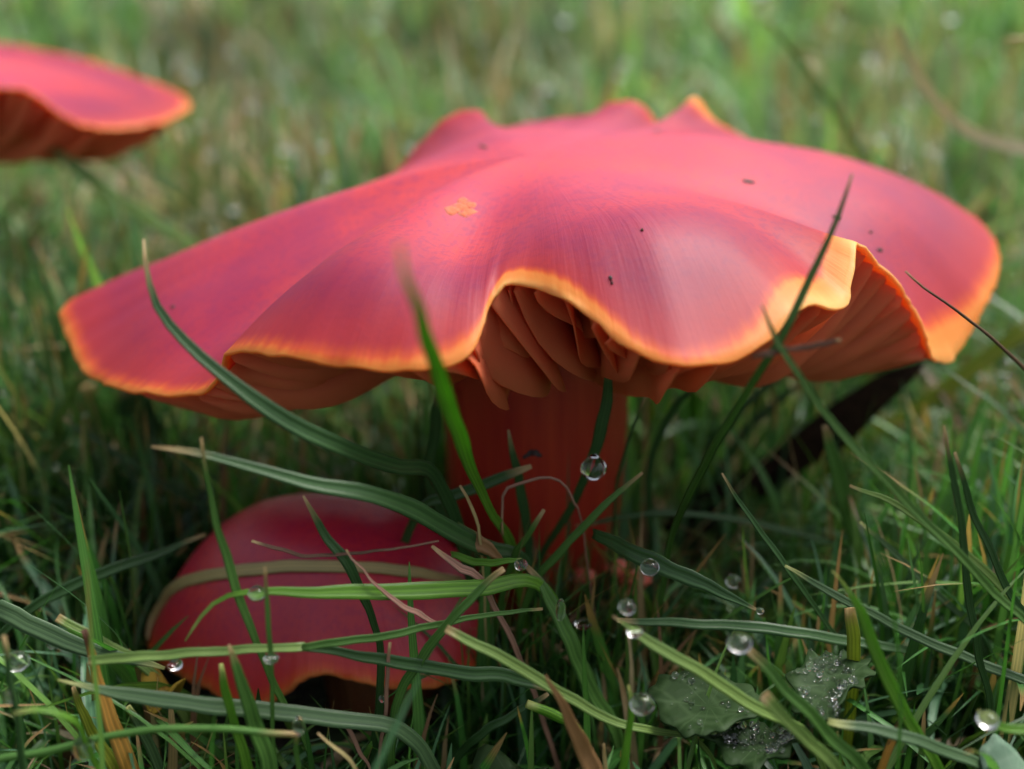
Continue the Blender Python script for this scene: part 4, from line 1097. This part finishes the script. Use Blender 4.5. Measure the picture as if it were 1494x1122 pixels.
# ------------------------------------------------------------------ the lawn (nobody could count it)
def lawn(name, label, n, sampler, hlo, hhi, wlo, whi, seg=6, dry=0.1, rules=True, lean=1.0, hmax=1.6):
    r = np.random.default_rng(hash(name) % 1000 if False else len(name) * 31 + n)
    X, Y = sampler(r, n)
    H = r.uniform(hlo, hhi, n) * (0.75 + 0.35 * np.sin(X * 0.8 + 0.6 * np.sin(Y)) * np.sin(Y * 0.6))
    Wd = r.uniform(wlo, whi, n) * r.choice([0.7, 1.0, 1.5], n, p=[0.4, 0.45, 0.15])
    az = r.uniform(0, math.tau, n)
    bend = np.abs(r.normal(0.5, 0.55, n)) * lean
    # distance-limited heights: nothing grows through a cap
    dmain = np.hypot((X - 0.2) / 5.6, (Y + 0.2) / 4.6)
    H = np.where(dmain < 1.0, np.minimum(H, 3.0), H)
    H = np.where(Y < -3.2, np.minimum(H, hmax), H)
    t = np.linspace(0, 1, seg + 1)
    ang = bend[:, None] * (0.25 + 1.15 * t[None]) + 0.12 * np.sin(t[None] * 5 + az[:, None])
    dl = (H / seg)[:, None] * np.ones_like(t)[None]
    hor = np.cumsum(np.sin(ang) * dl, 1) - np.sin(ang[:, :1]) * dl[:, :1]
    ver = np.cumsum(np.cos(ang) * dl, 1) - np.cos(ang[:, :1]) * dl[:, :1]
    az2 = az[:, None] + 0.35 * r.normal(0, 1, n)[:, None] * t[None]
    px = X[:, None] + np.cos(az2) * hor
    py = Y[:, None] + np.sin(az2) * hor
    gz = ground_z(X, Y)
    pz = np.maximum(gz[:, None] - 0.1 + ver, gz[:, None] + 0.02 - 0.12 * (t[None] == 0))
    P = np.stack([px, py, pz], -1)
    keep = np.ones(n, bool)
    keep &= ~(np.hypot(X - 0.3, Y) < 1.15)
    keep &= ~(np.hypot(X - C1[0] - 0.25, Y - C1[1] + 0.2) < 0.8)
    d1 = ((P[..., 0] - C1[0]) / 1.95) ** 2 + ((P[..., 1] - C1[1] - 0.1) / 1.75) ** 2 + ((P[..., 2] - 0.6) / 1.75) ** 2
    keep &= ~((d1 < 1) & (P[..., 2] > 0.35)).any(1)
    keep &= ~((np.hypot((P[..., 0] - 0.2) / 5.5, (P[..., 1] + 0.2) / 4.5) < 1) & (P[..., 2] > 3.5)).any(1)
    keep &= ~((np.hypot(P[..., 0] - 0.25, P[..., 1]) < 1.1)).any(1)
    keep &= ~((np.hypot(P[..., 0] - C2[0], P[..., 1] - C2[1]) < 3.0) & (P[..., 2] > 3.6)).any(1)
    keep &= ~(np.linalg.norm(P - CAM, axis=2) < 5.0).any(1)
    keep &= ~((Y < -3.7) & (r.random(n) < 0.55))
    if rules:
        qx, qy, dd = project(P.reshape(-1, 3)); qx = qx.reshape(n, -1); qy = qy.reshape(n, -1)
        u = r.random(n)
        f = (P[..., 1] < -2.6) & (qy < 640) & (qx > 60) & (qx < 1480)
        keep &= ~f.any(1)
        f = (P[..., 1] < -1.0) & (qx > 615) & (qx < 915) & (qy < 745)
        keep &= ~(f.any(1) & (u < 0.96))
        f = (P[..., 1] < -1.8) & (qx > 210) & (qx < 570) & (qy > 700) & (qy < 1010)
        keep &= ~(f.any(1) & (u < 0.92 + (lean > 2)))
        ln = np.abs((qx - 1340) * 0.570 + (qy - 540) * 0.821)      # the dead leaf stays in view
        f = (P[..., 1] < 0.9) & (ln < 34) & (qx > 950) & (qx < 1345)
        keep &= ~(f.any(1) & (u < 0.8))
        f = (P[..., 1] < 3.0) & (qx > 925) & (qx < 1035) & (qy > 560) & (qy < 740)
        keep &= ~(f.any(1) & (u < 0.85))
        ln = np.abs((qx - 1494) * 0.585 + (qy - 478) * 0.811)
        f = (P[..., 1] < 1.8) & (ln < 22) & (qx > 1290)
        keep &= ~(f.any(1) & (u < 0.85))
        f = (P[..., 1] < -3.4) & (qx > 660) & (qx < 900) & (qy > 800)
        keep &= ~(f.any(1) & (u < 0.85))
        f = (P[..., 1] < -3.9) & (qx > 930) & (qx < 1290) & (qy > 930)
        keep &= ~(f.any(1) & (u < 0.6))
    P = P[keep]; Wd = Wd[keep]; az2 = az2[keep]; n = len(P)
    prof = np.sqrt(np.clip(1 - t, 0, 1)) * (0.65 + 0.35 * np.sin(np.minimum(t * 3, 1) * math.pi / 2))
    prof[-1] = 0.05
    tw = az2 + math.pi / 2 + r.normal(0, 0.5, n)[:, None]
    side = np.stack([np.cos(tw), np.sin(tw), 0.25 * np.sin(tw * 3)], -1)
    hw = (Wd[:, None] * prof[None] / 2)[..., None]
    fold = np.array([0, 0, 1.0])[None, None] * hw * 0.45
    A, B_, D = P - side * hw, P - fold, P + side * hw
    m = seg + 1
    V = np.stack([A, B_, D], 2).reshape(n, m * 3, 3)
    base = np.arange(seg)[:, None] * 3 + np.arange(2)[None]
    f = np.stack([base, base + 1, base + 4, base + 3], -1).reshape(-1, 4)
    F = (f[None] + (np.arange(n) * m * 3)[:, None, None]).reshape(-1, 4)
    uv = np.stack([np.tile(np.tile([0, 0.5, 1.0], m), n), np.tile(np.repeat(t, 3), n)], 1)
    pal = np.array([(0.055, 0.165, 0.040), (0.080, 0.220, 0.058), (0.040, 0.125, 0.045), (0.12, 0.26, 0.060), (0.080, 0.20, 0.105), (0.050, 0.185, 0.036)])
    dpal = np.array([(0.32, 0.25, 0.14), (0.24, 0.15, 0.09), (0.42, 0.37, 0.22), (0.14, 0.085, 0.05)])
    cc = pal[r.integers(0, len(pal), n)] * r.uniform(0.7, 1.3, n)[:, None]
    rx, ry = P[:, 0, 0], P[:, 0, 1]
    fs = 1.0 / (1.0 + np.maximum(ry, 0) * 0.05)
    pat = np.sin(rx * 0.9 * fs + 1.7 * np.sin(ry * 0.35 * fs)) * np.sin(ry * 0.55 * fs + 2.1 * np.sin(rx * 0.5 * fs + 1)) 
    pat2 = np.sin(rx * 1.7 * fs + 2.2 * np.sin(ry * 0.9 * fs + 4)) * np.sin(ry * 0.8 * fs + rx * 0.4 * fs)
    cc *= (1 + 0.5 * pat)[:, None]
    isd = r.random(n) < dry * (0.6 + 1.6 * np.clip(pat2, 0, 1))
    cc[isd] = dpal[r.integers(0, len(dpal), isd.sum())]
    cc = cc + np.array([0.092, 0.104, 0.096])[None] * np.clip(ry / 20, 0, 1)[:, None]   # paler grey with distance: brightness and wet sheen put into the colour
    cv = np.repeat(cc[:, None], m * 3, 1)
    # brown tips on some
    tip = (r.random(n) < 0.3)[:, None] * (np.repeat(t, 3)[None] > 0.82)
    cv = np.where(tip[..., None], np.array([0.27, 0.19, 0.08]), cv)
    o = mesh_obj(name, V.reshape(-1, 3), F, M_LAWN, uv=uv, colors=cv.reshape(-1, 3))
    tag(o, label, 'grass', kind='stuff')
    return P

def s_near(r, n):
    return r.uniform(-12, 12, n), r.uniform(-6.5, 6.0, n)
def s_mid(r, n):
    y = 6.0 + 24 * r.random(n) ** 1.2
    return (r.random(n) * 2 - 1) * (14 + (y - 5) * 0.75), y
def s_far(r, n):
    y = 30 + 230 * r.random(n) ** 1.7
    return (r.random(n) * 2 - 1) * (34 + (y - 30) * 0.75), y
Pn = lawn('lawn_grass', 'tangled green grass around the mushrooms, darker in their shade', 14000, s_near, 1.8, 4.8, 0.05, 0.17, seg=8, dry=0.09)
Pm = lawn('meadow_grass', 'soft-focus lawn grass behind the mushrooms with scattered dry blades', 16500, s_mid, 2.0, 5.2, 0.12, 0.36, seg=6, dry=0.2, lean=1.35)
Pf = lawn('distant_grass', 'far blurred lawn grass filling the background', 21000, s_far, 3.0, 7.5, 0.3, 1.0, seg=4, dry=0.2, rules=False, lean=1.35)
def s_front(r, n):
    return r.uniform(-8, 8, n), r.uniform(-6.5, 1.0, n)
Pl = lawn('fallen_grass', 'long limp blades lying criss-cross through the near grass', 1000, s_front, 3.0, 6.5, 0.06, 0.17, seg=10, dry=0.08, lean=2.3, hmax=4.5)

def s_foot(r, n):
    return r.uniform(-1.6, 3.2, n), r.uniform(-3.4, -1.15, n)
lawn('stem_tuft', 'dense short grass crowding the foot of the red stem', 1700, s_foot, 1.2, 3.0, 0.04, 0.13, seg=7, dry=0.16, rules=True, lean=1.1)

# low thatch of dead and green bits close to the soil
Pt = lawn('grass_thatch', 'short matted thatch of dead and green bits on the soil', 8000, s_near, 0.5, 1.7, 0.06, 0.16, seg=4, dry=0.38, rules=False, lean=2.2)

# dew scattered through the lawn: soft discs where it is out of focus
def high_tips(P, n, q):
    z = P[:, -1, 2] - ground_z(P[:, 0, 0], P[:, 0, 1])
    ok = np.flatnonzero(z > np.quantile(z, q))
    return P[rng.choice(ok, n, replace=False), -1]
tips = np.vstack([high_tips(Pm, 430, 0.7), high_tips(Pf, 160, 0.8), high_tips(Pn, 110, 0.5)])
beads('lawn_dew', tips + np.array([0, 0, 0.02]), np.concatenate([rng.uniform(0.05, 0.15, 430), rng.uniform(0.15, 0.4, 160), rng.uniform(0.015, 0.045, 110)]), 'dew beads scattered on the blurred lawn')
